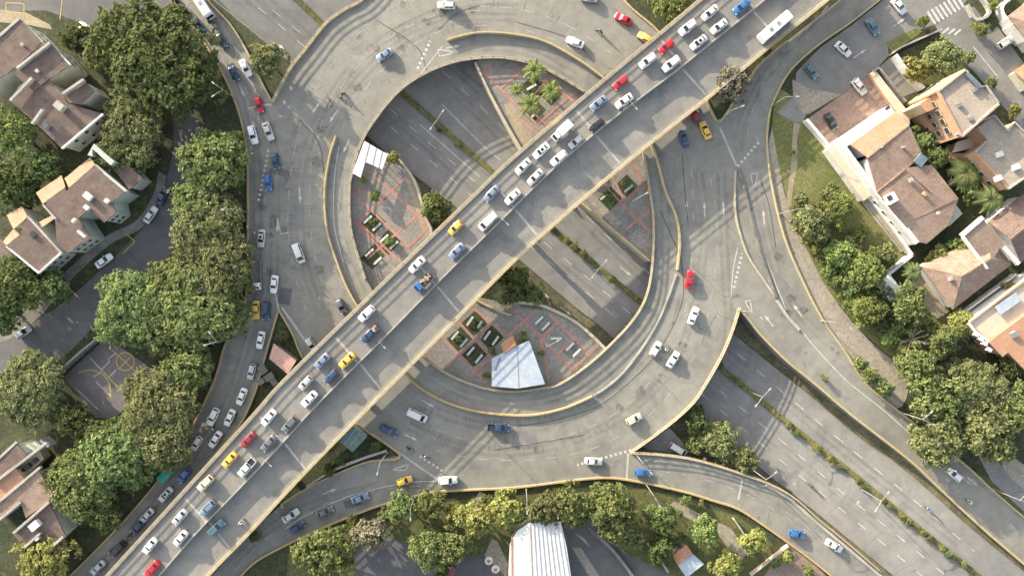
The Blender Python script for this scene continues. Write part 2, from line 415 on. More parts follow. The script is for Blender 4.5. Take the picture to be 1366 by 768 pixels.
def glassy(name, c):
    m, nt, N, L, b = nodes_of(name)
    v = N.new('ShaderNodeTexCoord').outputs['Object']
    L.new(ramp(nt, noise(nt, v, 1.2, 2), [(0.3, c), (0.7, (c[0] * 1.5, c[1] * 1.5, c[2] * 1.5))]), b.inputs['Base Color'])
    b.inputs['Roughness'].default_value = 0.06; b.inputs['IOR'].default_value = 1.5; M[name] = m
glassy('car_glass', (0.018, 0.022, 0.026)); glassy('tail_red', (0.30, 0.01, 0.01)); glassy('head_clear', (0.55, 0.57, 0.58))
# ------------------------------------------------------------------ outlines traced from the photograph (photo pixels)
HOLE = [(467,256),(469,306),(482,353),(495,384),(522,430),(565,474),(589,493),(622,509),(652,518),(684,521),(721,517),(747,511),(784,486),(817,456),
        (844,426),(861,396),(869,356),(871,296),(866,256),(860,215),(846,180),(815,148),(777,122),(727,93),(684,80),(649,78),(609,83),(569,98),(532,123),(499,163),(482,193),(470,233)]
hole_c = curve(HOLE + [HOLE[0]], 6)[:-1]
LEFT_KERB = [(205,-40),(230,3),(263,43),(293,90),(313,133),(325,173),(330,213),(331,256),(331,306),(330,356),(327,406),(316,432),(300,462),(288,503),(267,549),(245,590),(215,636),(170,690),(120,742),(60,800)]
LOWER_RIGHT = [(118,800),(150,762),(210,696),(262,636),(293,599),(323,562),(340,525),(345,508),(372,413)]
W_ISLE = [(372,413),(390,444),(405,478),(440,525),(475,564),(534,607)]
S_ISLE = [(534,607),(492,615),(452,630),(409,651),(375,673),(330,715),(292,757),(250,805)]
SW_LOWER = [(296,800),(318,772),(342,748),(384,725),(429,704),(475,685),(512,672),(572,657),(620,653),(684,650),(751,642),(785,638),(817,637),(857,643),(911,655),(951,667),(984,678),(1017,699),(1051,723),(1082,746),(1150,800)]
SE_UPPER = [(1222,800),(1171,759),(1124,719),(1091,692),(1057,662),(1024,644),(997,634),(961,622),(924,612),(884,606),(841,603)]
SE_RING = [(841,603),(864,587),(897,562),(924,537),(941,512),(961,477),(975,445),(986,411)]
E_RAMP_L = [(986,411),(1017,449),(1050,482),(1087,512),(1134,552),(1211,612),(1257,655),(1311,705),(1366,752),(1424,802)]
E_RAMP_R = [(1500,800),(1420,734),(1366,690),(1322,652),(1290,622),(1250,590),(1207,555),(1181,535),(1154,510),(1127,469),(1097,426),(1071,376),(1047,319),(1031,256),(1023,200),(1025,160),(1032,134),(1054,95),(1091,61),(1134,31),(1174,0),(1225,-40)]
NE_ISLE = [(1168,-42),(1120,0),(1050,55),(1015,85),(986,124),(959,163),(942,133),(910,86),(877,42),(834,3),(815,-40)]
N_EDGE = [(520,-40),(485,0),(459,15),(435,33),(409,66),(385,97),(364,138)]
L_RIGHT = [(364,138),(353,118),(342,97),(330,70),(307,33),(277,0),(250,-40)]
def c6(p, st=7): return [tuple(q) for q in curve(p, st)]
outer = c6(LEFT_KERB) + c6(LOWER_RIGHT) + c6(W_ISLE)[1:] + c6(S_ISLE)[1:] + c6(SW_LOWER) + c6(SE_UPPER) + c6(SE_RING)[1:] + c6(E_RAMP_L)[1:] + c6(E_RAMP_R) + c6(NE_ISLE[:6]) + c6(NE_ISLE[5:])[1:] + c6(N_EDGE) + c6(L_RIGHT)[1:]

LOW_POLY = [(-310,-486),(130,-128),(290,5),(395,90),(435,140),(455,190),(452,260),(455,312),(470,362),(492,398),(528,452),(555,482),(582,505),(625,523),(684,534),(725,530),(764,518),
   (812,560),(838,603),(884,608),(924,614),(961,624),(997,636),(1024,646),(1057,664),(1091,694),(1124,721),(1171,761),(1222,803),(1700,1190),(1860,1140),
   (1424,801),(1366,751),(1311,704),(1257,654),(1211,611),(1134,551),(1087,511),(1050,481),(1017,448),(988,412),(940,380),(890,340),(885,300),(880,250),(874,212),(858,178),(822,138),(785,112),(735,82),(690,67),(652,64),(632,70),
   (520,-25),(380,-140),(-100,-535)]

def wl2(pts, z=0.0): return [W(p[0], p[1], z) for p in pts]

# ------------------------------------------------------------------ ground: one sheet to the horizon, open above the sunken highway
GZ = -0.14
big = [Vector((-1600,-1600)), Vector((1600,-1600)), Vector((1600,1600)), Vector((-1600,1600))]
low_w = [W(p[0], p[1], 0).xy for p in LOW_POLY]
vs, fs = cdt(big, [low_w])
mb = MB(); mb.add([(v.x, v.y, GZ) for v in vs], fs)
struct(mb.build('ground', M['soil']))

# floor of the cutting (follows the highway down and up)
def lofted(name, A, B, zf, mat, n=60, dz=0.0, cols=1):
    A = resample(curve(A, 6), n); B = resample(curve(B, 6), n); mb = MB(); V = []
    for a, b in zip(A, B):
        for k in range(cols + 1):
            p = a.lerp(b, k / cols); V.append(W(p.x, p.y, zf(p.x, p.y) + dz))
    w = cols + 1
    mb.add(V, [(i * w + k, i * w + k + 1, (i + 1) * w + k + 1, (i + 1) * w + k) for i in range(n - 1) for k in range(cols)])
    return struct(mb.build(name, mat, None, True))
lofted('cutting_floor', [(-330,-420),(290,60),(420,260),(480,420),(600,560),(760,580),(900,660),(1180,860),(1700,1260)],
       [(-90,-600),(420,-180),(660,20),(860,80),(940,200),(960,330),(1090,420),(1420,700),(1960,1110)], hz, M['verge'], 70, -0.35, 6)

# ------------------------------------------------------------------ roundabout and its roads: one slab
vs, fs = cdt([W(p[0], p[1], 0).xy for p in outer], [[W(p.x, p.y, 0).xy for p in hole_c]])
mb = MB(); k = len(vs)
mb.add([(v.x, v.y, 0.0) for v in vs], fs); mb.add([(v.x, v.y, -0.7) for v in vs], [f[::-1] for f in fs], 1)
for loop in ([W(p[0], p[1], 0) for p in outer], [W(p.x, p.y, 0) for p in hole_c]):
    n = len(loop)
    mb.add([(p.x, p.y, 0.0) for p in loop] + [(p.x, p.y, -0.7) for p in loop], [(i, (i + 1) % n, n + (i + 1) % n, n + i) for i in range(n)], 1)
struct(mb.build('roundabout_road', [M['road_concrete'], M['concrete_dark']]))

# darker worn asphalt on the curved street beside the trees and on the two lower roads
def patch(name, pts, mat, z, holes=(), step=0):
    P = c6(pts + [pts[0]], step)[:-1] if step else pts
    vs, fs = cdt([W(p[0], p[1], z).xy for p in P], [[W(p[0], p[1], z).xy for p in h] for h in holes])
    mb = MB(); mb.add([(v.x, v.y, z) for v in vs], fs); return struct(mb.build(name, mat))

# ------------------------------------------------------------------ sunken highway
HM = [(-60,-395),(250,-128),(392,-4),(435,37),(490,85),(545,132),(615,193),(655,228),(736,304),(777,339),(851,400),(920,458),(991,515),(1067,577),(1134,629),(1197,681),(1291,757),(1500,925)]
HL = [(-310,-455),(150,-100),(290,12),(395,96),(450,143),(490,182),(519,207),(567,245),(606,275),(709,360),(768,410),(806,440),(914,541),(1010,620),(1030,637),(1080,676),(1174,753),(1380,920)]
HR = [(20,-445),(400,-120),(520,-18),(634,83),(650,118),(690,184),(720,228),(772,272),(812,306),(866,350),(960,430),(1040,495),(1074,522),(1141,579),(1211,630),(1301,709),(1420,806),(1600,960)]
def off(pts, d):
    out = []
    for i in range(len(pts)):
        a = Vector(pts[max(0, i - 1)][:2]); b = Vector(pts[min(len(pts) - 1, i + 1)][:2]); t = (b - a).normalized()
        out.append((pts[i][0] - t.y * d, pts[i][1] + t.x * d))
    return out
lofted('highway', HL, off(HM, 3), hz, M['highway_asphalt'], 200, 0.0, 8)
lofted('highway', off(HM, -3), HR, hz, M['highway_asphalt'], 200, 0.0, 8)
# planted median between the carriageways: kerbed strip
ml = resample(curve(HM, 6), 130)
mb = MB(); mb.ribbon([W(p.x, p.y, hz(p.x, p.y)) for p in ml], 1.35, 0.42, base=-0.1)
struct(mb.build('median_strip', M['median_plants']))

# ------------------------------------------------------------------ side streets, yards and lawns on the upper ground
G1 = GZ + 0.02
patch('side_street', [(1176,2),(1136,34),(1093,65),(1062,97),(1060,128),(1076,153),(1120,128),(1164,97),(1186,74),(1184,60),(1222,42),(1244,34),(1283,10),(1320,-40),(1228,-40)], M['side_asphalt'], G1)
patch('side_street', [(1247,34),(1286,8),(1300,10),(1400,150),(1400,225),(1352,158),(1296,92),(1262,58)], M['side_asphalt'], G1 + 0.008)
patch('lawn', [(1036,118),(1056,128),(1072,160),(1105,200),(1142,250),(1210,338),(1170,372),(1180,420),(1160,440),(1110,395),(1078,338),(1056,285),(1040,230),(1030,175)], M['lawn'], G1, (), 9)
patch('footpath', [(1030,170),(1024,205),(1033,258),(1049,320),(1073,377),(1099,427),(1129,470),(1156,511),(1196,545),(1212,520),(1206,492),(1178,470),(1150,444),(1120,408),(1096,372),(1078,336),(1062,300),(1046,256),(1036,205)], M['paving'], G1 + 0.008, (), 8)
patch('footpath', [(1059,163),(1068,166),(1063,186),(1064,216),(1058,250),(1054,285),(1048,283),(1052,246),(1056,212),(1057,184)], M['dirt_path'], G1 + 0.016, (), 8)
patch('footpath', [(1036,150),(1060,128),(1076,152),(1071,163),(1060,163)], M['side_asphalt'], G1 + 0.016)
patch('parking_court', [(1073,162),(1163,98),(1200,140),(1190,152),(1116,188),(1103,198)], M['brick_paving'], G1 + 0.024)
patch('driveway', [(1165,97),(1189,76),(1224,122),(1203,130),(1200,139)], M['side_asphalt'], G1 + 0.012)
patch('lawn', [(1182,57),(1222,38),(1231,42),(1190,72)], M['lawn'], G1 + 0.030)
patch('lawn', [(1192,76),(1252,44),(1300,110),(1288,92),(1226,121)], M['grass'], G1 + 0.004)
patch('parking_court', [(1310,60),(1330,35),(1366,85),(1366,110),(1345,98)], M['side_asphalt'], G1 + 0.03)
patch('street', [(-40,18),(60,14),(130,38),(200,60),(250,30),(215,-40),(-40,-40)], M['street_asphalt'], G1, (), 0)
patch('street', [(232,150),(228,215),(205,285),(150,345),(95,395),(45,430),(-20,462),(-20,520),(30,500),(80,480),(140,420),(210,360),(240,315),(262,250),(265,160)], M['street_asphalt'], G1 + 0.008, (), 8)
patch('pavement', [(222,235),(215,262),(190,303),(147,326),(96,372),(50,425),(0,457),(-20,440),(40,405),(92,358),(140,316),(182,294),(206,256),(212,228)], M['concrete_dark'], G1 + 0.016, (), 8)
patch('pavement', [(-40,16),(0,13),(35,17),(66,33),(70,40),(40,34),(0,30),(-40,34)], M['dirt_path'], G1 + 0.016)
patch('garden', [(384,738),(430,716),(520,690),(600,668),(690,660),(860,652),(985,688),(1050,740),(1000,810),(380,810)], M['grass'], G1 - 0.012, (), 0)
patch('garden', [(1094,372),(1122,408),(1150,442),(1178,468),(1208,490),(1240,500),(1262,440),(1225,400),(1175,372),(1130,372)], M['lawn'], G1 - 0.006)
patch('sports_court', [(85,502),(142,450),(215,500),(150,560),(128,556)], M['court_floor'], G1 + 0.02)
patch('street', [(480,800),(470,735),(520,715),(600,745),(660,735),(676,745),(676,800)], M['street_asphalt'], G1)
patch('footpath', [(646,740),(656,718),(664,722),(678,752),(676,770)], M['paving'], G1 + 0.01)
patch('footpath', [(640,655),(612,696),(620,700),(650,660)], M['paving'], G1 + 0.012)
patch('footpath', [(900,668),(945,690),(975,704),(998,736),(985,752),(960,715),(925,695),(890,676)], M['paving'], G1)
patch('footpath', [(763,730),(775,730),(800,768),(790,775)], M['paving'], G1)
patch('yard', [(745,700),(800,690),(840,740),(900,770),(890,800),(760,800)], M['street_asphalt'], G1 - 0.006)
patch('street', [(1300,598),(1316,592),(1420,690),(1420,722),(1340,668),(1322,640)], M['side_asphalt'], G1 + 0.006)
patch('pavement', [(1322,600),(1345,604),(1420,660),(1420,690),(1350,640)], M['paving'], G1 + 0.012)
patch('lawn', [(1302,628),(1322,640),(1366,682),(1420,730),(1420,748),(1340,682)], M['grass'], G1 + 0.02)
patch('lawn', [(1290,418),(1347,372),(1352,388),(1300,425)], M['lawn'], G1 + 0.02)
patch('yard', [(1205,385),(1230,365),(1268,415),(1250,425)], M['dirt_path'], G1 + 0.02)
patch('soil_bed', [(1040,735),(1052,726),(1082,748),(1110,775),(1100,800),(1000,800)], M['brick_paving'], G1 + 0.01)

patch('yard', [(858,596),(893,570),(924,604),(900,606),(866,600)], M['concrete'], LOW + 0.25)
patch('pavement', [(1057,106),(1078,118),(1122,126),(1078,153),(1070,150),(1058,130)], M['paving'], G1 + 0.036)
# sunken squares inside the roundabout
PZ = -0.8
def plaza(pts):
    P = [W(p[0], p[1], PZ).xy for p in pts]; mb = MB(); mb.prism(P, LOW - 0.6, PZ)
    return struct(mb.build('plaza', M['plaza_paving']))
P_NW = [(460,232),(478,200),(500,205),(530,214),(546,232),(556,250),(566,285),(575,306),(570,345),(520,405),(495,392),(474,345),(460,290)]
P_N = [(634,84),(646,108),(659,136),(684,181),(700,206),(740,205),(815,150),(777,118),(727,90),(684,76),(645,74)]
P_E = [(773,270),(806,296),(866,347),(876,352),(882,300),(872,235),(852,190),(815,215)]
P_S = [(556,470),(600,420),(634,396),(662,402),(676,412),(688,404),(712,407),(735,413),(764,428),(790,448),(812,466),(784,494),(747,518),(684,528),(622,516),(586,500)]
for p_ in (P_NW, P_N, P_E, P_S): plaza(p_)
def lines(name, segs, w, z, mat, zf=None):
    mb = MB()
    for i_s, sg in enumerate(segs):
        P = curve(sg, 6) if len(sg) > 2 else [Vector(sg[0]), Vector(sg[1])]
        mb.ribbon([W(p.x, p.y, (zf(p.x, p.y) if zf else 0) + z + 0.0015 * i_s) for p in P], w, 0.006)
    return struct(mb.build(name, mat))
lines('plaza_band', [[(472,257),(545,330)],[(500,235),(570,300)],[(476,297),(540,238)],[(490,345),(560,284)],[(476,297),(520,345)],[(545,330),(575,300)],[(472,250),(500,262)],
   [(500,392),(555,345)],[(474,292),(540,355)],
   [(638,90),(718,168)],[(645,97),(662,82)],[(668,118),(700,92)],[(684,82),(694,96)],[(700,140),(733,104)],[(733,104),(775,146)],[(700,143),(742,175)],[(718,165),(765,125)],[(690,155),(730,192)],[(712,185),(750,150)],
   [(800,240),(836,278)],[(812,225),(832,266)],[(836,278),(868,310)],[(816,282),(856,248)],[(836,305),(868,280)],[(840,215),(868,262)],[(820,312),(836,318)]], 0.55, PZ + 0.02, M['red_paving'])
for cx_, cy_, a_, l_, w_ in ((497,298,48,5.0,4.2),(519,322,48,5.0,4.2),(498,342,48,5.0,4.0),(633,431,42,4.6,4.4),(613,452,42,4.6,4.2),(655,450,42,4.6,4.2),(633,473,42,4.6,4.2),(813,266,45,5.0,4.0),(836,248,45,4.0,4.0),(712,118,45,5.0,5.0),(735,126,45,4.0,4.0),(712,148,45,4.6,4.0)):
    p = W(cx_, cy_, PZ); mb = MB(); mb.box((p.x, p.y, PZ + 0.006), (l_, w_, 0.01), R(a_)); struct(mb.build('planting_bed', M['soil']))
for cx_, cy_, a_, l_, w_ in ((724,431,45,4.4,3.6),(765,466,45,4.6,4.0),(745,445,45,3.4,3.0),(836,300,-45,5.0,4.0)):
    p = W(cx_, cy_, PZ); mb = MB(); mb.box((p.x, p.y, PZ + 0.006), (l_, w_, 0.01), R(a_)); struct(mb.build('paving_field', M['concrete_dark']))
lines('plaza_band', [[(608,426),(655,475)],[(628,408),(677,449)],[(588,449),(645,505)],[(595,490),(655,432)],[(640,452),(653,430)],[(677,449),(715,413)],[(690,420),(722,450)],[(722,450),(763,493)],[(722,450),(745,428)],
   [(733,418),(785,470)],[(742,474),(765,452)],[(760,495),(797,463)],[(685,418),(693,408)],[(722,452),(732,508)],[(636,492),(652,480)]], 0.55, PZ + 0.02, M['red_paving'])
patch('footpath', [(540,222),(552,235),(562,262),(576,300),(570,318),(562,304),(552,270),(543,245)], M['dirt_path'], PZ + 0.014, (), 0)
patch('footpath', [(672,140),(682,136),(712,190),(706,206),(698,206)], M['dirt_path'], PZ + 0.014)
patch('footpath', [(780,262),(790,258),(828,296),(822,306)], M['paving'], PZ + 0.014)

# ------------------------------------------------------------------ painted markings
ZL = 0.012
def dashes(name, pts, on, gap, w, z, zf=None, mat='worn_line', start=0.0):
    """broken line; on / gap in pixels"""
    P = curve(pts, 5); L = arclen(P); mb = MB(); s = start
    while s < L[-1] - 1:
        q = [along(P, L, s + on * k / 3)[0] for k in range(4)]
        mb.ribbon([W(p.x, p.y, (zf(p.x, p.y) if zf else 0) + z) for p in q], w, 0.006); s += on + gap
    return struct(mb.build(name, M[mat]))
R1 = [(640,14),(590,18),(542,38),(505,62),(469,98),(440,140),(424,180),(414,230),(414,300),(424,360),(440,400)]
R2 = [(650,34),(600,38),(555,58),(520,84),(488,118),(462,160),(446,195)]
R3 = [(560,-5),(520,12),(480,44),(446,82),(418,124),(400,170),(388,230),(384,300),(392,360),(410,420)]
for r_ in (R1, R2, R3): dashes('lane_marking', r_, 13, 17, 0.16, ZL)
for r_ in ([(555,556),(600,580),(660,592),(720,590),(780,572),(830,545),(868,508),(898,462),(915,410),(922,350),(925,280),(922,220)],
           [(580,600),(640,612),(720,612),(790,598),(845,570),(885,534),(920,486),(942,430),(954,360),(956,290),(945,225)],
           [(640,8),(700,14),(760,36),(820,74)],[(700,40),(745,56),(790,84)],
           [(250,-14),(276,24),(305,70),(328,118),(342,165),(352,220),(354,300),(354,370),(352,430)],
           [(560,648),(512,652),(455,664),(400,688),(350,722),(310,765)],
           [(880,628),(930,637),(985,654),(1040,684),(1090,718),(1140,758)]): dashes('lane_marking', r_, 13, 17, 0.16, ZL)
lines('lane_marking', [[(1062,432),(1090,466),(1130,508),(1180,548),(1240,602)],[(585,641),(540,644),(470,660),(410,686),(380,705)],[(1003,282),(1020,340),(1048,412)],[(452,195),(446,240),(446,300),(458,350)],
    [(984,330),(978,360),(975,398)],[(560,100),(590,62)]], 0.2, ZL, M['white_line'])
dashes('lane_marking', [(1105,8),(1060,58),(1020,110),(1000,160),(997,205)], 13, 20, 0.15, ZL)
for d_ in ([(984,222),(1014,188)],[(979,384),(990,338)],[(557,92),(574,55)],[(345,268),(358,200)],[(560,608),(594,630)],[(842,600),(770,620)]):
    dashes('give_way_dots', d_, 3.2, 3.4, 0.6, ZL, None, 'white_line')
for r_ in ([(-150,-405),(265,-55),(380,40),(470,120),(520,168),(590,228),(700,322),(790,396),(930,520),(1052,622),(1147,699),(1260,792)],
           [(-50,-340),(300,-40),(420,60),(500,128),(560,180),(640,248),(720,318),(810,392),(950,512),(1066,607),(1127,659),(1191,709),(1280,782)],
           [(30,-400),(420,-60),(520,30),(600,104),(680,180),(790,296),(850,350),(960,450),(1060,536),(1137,600),(1211,660),(1300,735)]):
    dashes('lane_marking', r_, 14, 20, 0.17, ZL, hz, 'white_line')
lines('lane_marking', [[(590,140),(640,190),(668,214)],[(560,166),(640,236)],[(700,388),(790,455)]], 0.18, ZL, M['white_line'], hz)

def arrow(mb, px, py, ang, ln=3.6, z=ZL):
    p = W(px, py, z); d_ = Vector((cos(R(ang)), sin(R(ang)), 0)); n = Vector((-d_.y, d_.x, 0))
    a = p - d_ * ln / 2; b = p + d_ * ln * 0.12; t = p + d_ * ln / 2
    mb.add([a - n * .12, b - n * .12, b + n * .12, a + n * .12], [(0, 1, 2, 3)])
    mb.add([b - n * .42, t, b + n * .42], [(0, 1, 2)])
mb = MB()
for a in ((422,143,235),(445,155,235),(462,195,245),(604,63,10),(916,278,92),(940,279,92),(965,277,95),(571,538,-28),(548,583,-25),(440,655,22),(1019,290,95),(1064,414,125),(1026,428,128),
          (370,300,-90),(400,260,-85),(322,120,-65),(1200,30,35),(1147,72,35)): arrow(mb, *a)
struct(mb.build('arrow_marking', M['white_line']))
mb = MB()
for a in ((725,392,-38),(755,415,-38),(835,362,-38),(372,60,-40),(1045,560,142)): arrow(mb, *a, z=hz(a[0], a[1]) + ZL)
struct(mb.build('arrow_marking', M['white_line']))
lines('give_way_marking', [[(1001,232),(1006,250),(1010,231),(1001,232)],[(994,402),(1003,418),(1000,400),(994,402)],[(584,66),(604,70),(586,75),(584,66)],[(524,626),(545,619),(541,627),(524,626)],[(370,290),(375,312),(386,310)]], 0.22, ZL, M['white_line'])
mb = MB()
for i in range(8):
    p = W(1243 + i * 5.4, 24 - i * 3.2, 0); mb.box((p.x, p.y, G1 + 0.02), (0.55, 3.6, 0.01), R(33))
for i in range(4):
    p = W(1262 + i * 8, 41 + i * 1, 0)
    if i < 3: mb.box((p.x, p.y, G1 + 0.03), (0.5, 2.0, 0.01), R(-50))
struct(mb.build('crosswalk', M['white_line']))
lines('lane_marking', [[(1298,62),(1332,104)]], 0.2, G1 + 0.02, M['white_line'])
lines('lane_marking', [[(8,4),(8,15),(32,17),(32,6),(8,4)],[(80,26),(84,-8)],[(225,262),(240,250)],[(164,338),(180,322)],[(180,322),(168,312)]], 0.22, G1 + 0.02, M['yellow_line'])
circ = [(167 + 12 * cos(2 * pi * i / 20), 482 + 12 * sin(2 * pi * i / 20)) for i in range(21)]
lines('court_line', [circ,[(150,467),(186,500)],[(176,474),(158,492)],[(104,497),(122,493),(138,500),(146,512),(148,530)],[(136,494),(160,519)]], 0.24, G1 + 0.034, M['yellow_line'])
lines('court_line', [[(120,477),(160,519)],[(135,493),(146,482),(144,479),(155,471)],[(146,502),(155,493)],[(128,509),(148,528)],[(125,502),(135,496)],[(104,520),(130,545)]], 0.2, G1 + 0.03, M['white_line'])

# expansion joints, grooves and tyre-worn seams in the concrete
def radial(px, py, ang, ln, w=0.12):
    p = W(px, py, 0.006); d_ = Vector((cos(R(ang)), sin(R(ang)), 0)) * ln / 2
    jb.ribbon([p - d_, p + d_], w, 0.005)
jb = MB()
for path, n, sp in ((R1, 6, 26), (R2, 5, 30), (R3, 6, 24), ([(570,575),(640,596),(720,596),(790,574),(850,535),(900,480),(930,420),(940,350)], 6, 24), ([(560,545),(620,562),(690,566),(760,550),(820,512)], 5, 30), ([(640,6),(720,14),(790,50)], 5, 24)):
    P = curve(path, 5); L = arclen(P); s = 12
    while s < L[-1] - 20:
        k = random.randint(3, n)
        for j in range(k):
            p, t = along(P, L, s + j * 4.5); radial(p.x + random.uniform(-5, 5), p.y + random.uniform(-5, 5), math.degrees(atan2(t.x, t.y)) - 90 + 90 + 0 if False else math.degrees(atan2(-t.y, t.x)) + 90 + random.uniform(-6, 6), random.uniform(1.2, 2.6), 0.07)
        s += sp + random.uniform(0, 18)
for a in ((420,48),(370,125),(552,20),(640,60)): pass
struct(jb.build('road_groove', M['joint_black']))
lines('road_seam', [[(908,340),(912,390),(900,430),(878,468),(850,500),(800,540),(740,560),(690,568)],[(910,205),(914,260),(918,300)],[(500,26),(555,62),(570,96)],[(400,160),(425,190),(432,230)],[(585,40),(610,18),(640,8)],
    [(1015,240),(1026,275),(1035,330)],[(660,600),(720,590),(780,580)],[(880,280),(905,335)],[(690,30),(760,52),(790,80)]], 0.20, 0.007, M['joint_black'])
lines('road_seam', [[(960,170),(983,222)],[(497,578),(536,606),(585,640)],[(372,415),(366,385)],[(376,410),(400,444),(412,462)],[(836,640),(838,604)],[(985,666),(990,640)],[(330,145),(362,139)]], 0.5, 0.008, M['pale_joint'])

# wheel tracks worn into the lanes, repaired squares, manholes
def tracks(paths, z, zf=None, half=0.8, w=0.8):
    mb = MB()
    for pth in paths:
        P = [W(p.x, p.y, (zf(p.x, p.y) if zf else 0) + z) for p in curve(pth, 6)]
        for o_ in (-half, half): mb.ribbon(P, w, 0.002, o_)
    return struct(mb.build('tyre_track', M['tyre_wear']))
tracks([[(690,2),(630,4),(570,22),(520,48),(478,82),(446,122),(420,170),(402,230),(400,300),(408,360),(428,415)],
        [(690,24),(620,24),(560,44),(512,74),(476,110),(450,150),(430,190)],[(545,568),(600,592),(670,603),(740,594),(800,572),(850,540),(892,496),(918,440),(934,370),(940,300),(932,230)],
        [(560,538),(620,562),(690,572),(760,558),(810,532),(856,492),(888,440),(904,390)],[(955,520),(972,440),(968,370),(965,300),(962,230)],
        [(244,-20),(272,20),(300,66),(322,112),(336,160),(343,220),(343,300),(343,400),(330,455),(302,540),(262,600),(200,680),(130,760)],
        [(262,-20),(290,24),(318,74),(342,130),(362,180),(368,240),(366,320),(364,400),(352,450),(318,540),(280,600)],
        [(590,648),(530,644),(470,656),(410,676),(360,704),(310,750)],[(860,622),(920,630),(980,645),(1036,676),(1090,710),(1140,750)],
        [(1010,232),(1020,300),(1040,370),(1072,424),(1120,470),(1180,522),(1240,576),(1330,660)],[(1090,20),(1046,70),(1010,120),(988,170),(986,210)],
        [(452,215),(452,290),(466,350),(484,392)],[(600,70),(650,62),(710,72),(770,104)],[(885,240),(888,300),(886,350),(872,410),(840,460),(800,500),(740,530),(680,538),(620,526),(570,500)]], 0.003)
tracks([[(-150,-425),(265,-75),(380,22),(470,104),(540,168),(610,230),(720,322),(850,430),(960,524),(1060,610),(1180,706)],[(-60,-340),(300,-30),(420,72),(540,168)],
        [(30,-380),(420,-40),(540,64),(640,155),(790,305),(950,455),(1100,580),(1280,725)],[(-20,-400),(400,-84),(520,18),(640,120)]], 0.003, hz)
rp = random.Random(12)
for (x, y, a, w_, l_, mt) in ((560,40,30,3,5,'bridge_concrete'),(430,150,60,2.6,4,'side_asphalt'),(395,290,85,3.2,6,'side_asphalt'),(380,395,80,3,4,'street_asphalt'),(700,585,0,3,6,'side_asphalt'),(860,520,45,3,4,'side_asphalt'),(950,330,85,2.6,5,'side_asphalt'),(1040,380,-60,2.6,5,'side_asphalt'),
       (1130,500,-42,2.4,6,'side_asphalt'),(745,40,-20,3,4,'side_asphalt'),(990,130,60,2.4,4,'side_asphalt'),(640,620,3,2.4,5,'side_asphalt'),(950,645,-15,2.4,4,'side_asphalt'),(470,670,20,2.2,4,'street_asphalt')):
    p = W(x, y, 0.0); mb = MB(); mb.box((p.x, p.y, 0.0015), (l_, w_, 0.004), R(a)); struct(mb.build('road_patch', M[mt]))
for (x, y) in ((402,243),(520,110),(610,30),(700,590),(880,500),(948,300),(1075,470),(1012,690),(1118,470),(372,330),(940,612)):
    p = W(x, y, 0.0); mb = MB(); mb.tube([(p.x, p.y, 0.002), (p.x, p.y, 0.014)], 0.42, 14); struct(mb.build('manhole_cover', M['concrete_dark']))
for (x, y) in ((1110,708),(1145,670),(1060,645)):
    p = W(x, y, hz(x, y)); mb = MB(); mb.tube([(p.x, p.y, p.z + .002), (p.x, p.y, p.z + .014)], 0.45, 14); struct(mb.build('manhole_cover', M['pale_joint']))
for k in range(46):
    pth = rp.choice((R1, R2, R3, [(555,556),(600,580),(660,592),(720,590),(780,572),(830,545),(868,508),(898,462),(915,410)], [(354,170),(356,250),(354,330),(350,430)], [(1020,300),(1060,410),(1120,470),(1190,530)]))
    P = curve(pth, 6); q, t = along(P, arclen(P), rp.uniform(5, arclen(P)[-1])); q = W(q.x + rp.uniform(-12, 12), q.y + rp.uniform(-12, 12), 0.0)
    n = 12; r_ = rp.uniform(.5, 1.5); mb = MB(); mb.add([(q.x + r_ * cos(2 * pi * i / n) * rp.uniform(.6, 1.2), q.y + r_ * sin(2 * pi * i / n) * rp.uniform(.6, 1.2), 0.0052) for i in range(n)], [tuple(range(n))])
    struct(mb.build('oil_stain', M['oil_stain']))
# ------------------------------------------------------------------ walls, kerbs, railings
def unit_box(name, w, d_, h, mat):
    mb = MB(); mb.box((0, 0, h / 2), (w, d_, h)); return mb.mesh(name, mat)
POST = unit_box('post', 0.16, 0.16, 1.0, M['rail_metal'])
def barrier(name, cat, label, pts, mat, w=0.45, h=0.35, rail=0.0, step=2.6, zf=None, off_m=0.0, base=-0.02, closed=False, part='kerb', post=True):
    """kerb or parapet along a traced edge, with an open metal railing on top when rail > 0"""
    P = curve(pts, 6); P3 = [W(p.x, p.y, zf(p.x, p.y) if zf else 0.0) for p in P]
    root = thing(name, P3[len(P3) // 2], label, cat)
    painted = mat in (M['yellow_kerb'], M['orange_kerb'])
    mb = MB(); mb.ribbon(P3, w, h - base, off_m, base=base); mb.build(part, M['tan_parapet'] if painted else mat, root)
    if painted:
        mb = MB(); mb.ribbon(P3, w * 0.65, 0.02, off_m, base=h); mb.build('painted_top', mat, root)
    if rail:
        rb = MB()
        for zz in (0.5, 1.0): rb.ribbon(P3, 0.14, 0.17, off_m, base=h + rail * zz - 0.12)
        rb.build('railing', M['rail_metal'], root)
        L = arclen([p.xy for p in P3]); n = min(95, int(L[-1] / step))
        for i in range(n + 1):
            p, t = along([p.xy for p in P3], L, L[-1] * i / n)
            zz = zf and None
            j = min(range(len(P3)), key=lambda q: (P3[q].xy - p).length_squared)
            sd = Vector((-t.y, t.x)) * off_m
            o = put('post', POST, root); o.location = (p.x + sd.x, p.y + sd.y, P3[j].z + h - 0.01)
            o.rotation_euler = (0, 0, atan2(t.y, t.x)); o.scale = (1, 1, rail)
    return root
barrier('parapet', 'parapet', 'yellow topped parapet with railing along the upper left outer curve of the roundabout', N_EDGE[::-1], M['yellow_kerb'], 0.5, 0.45, 0.85)
i0 = [p for p in HOLE]
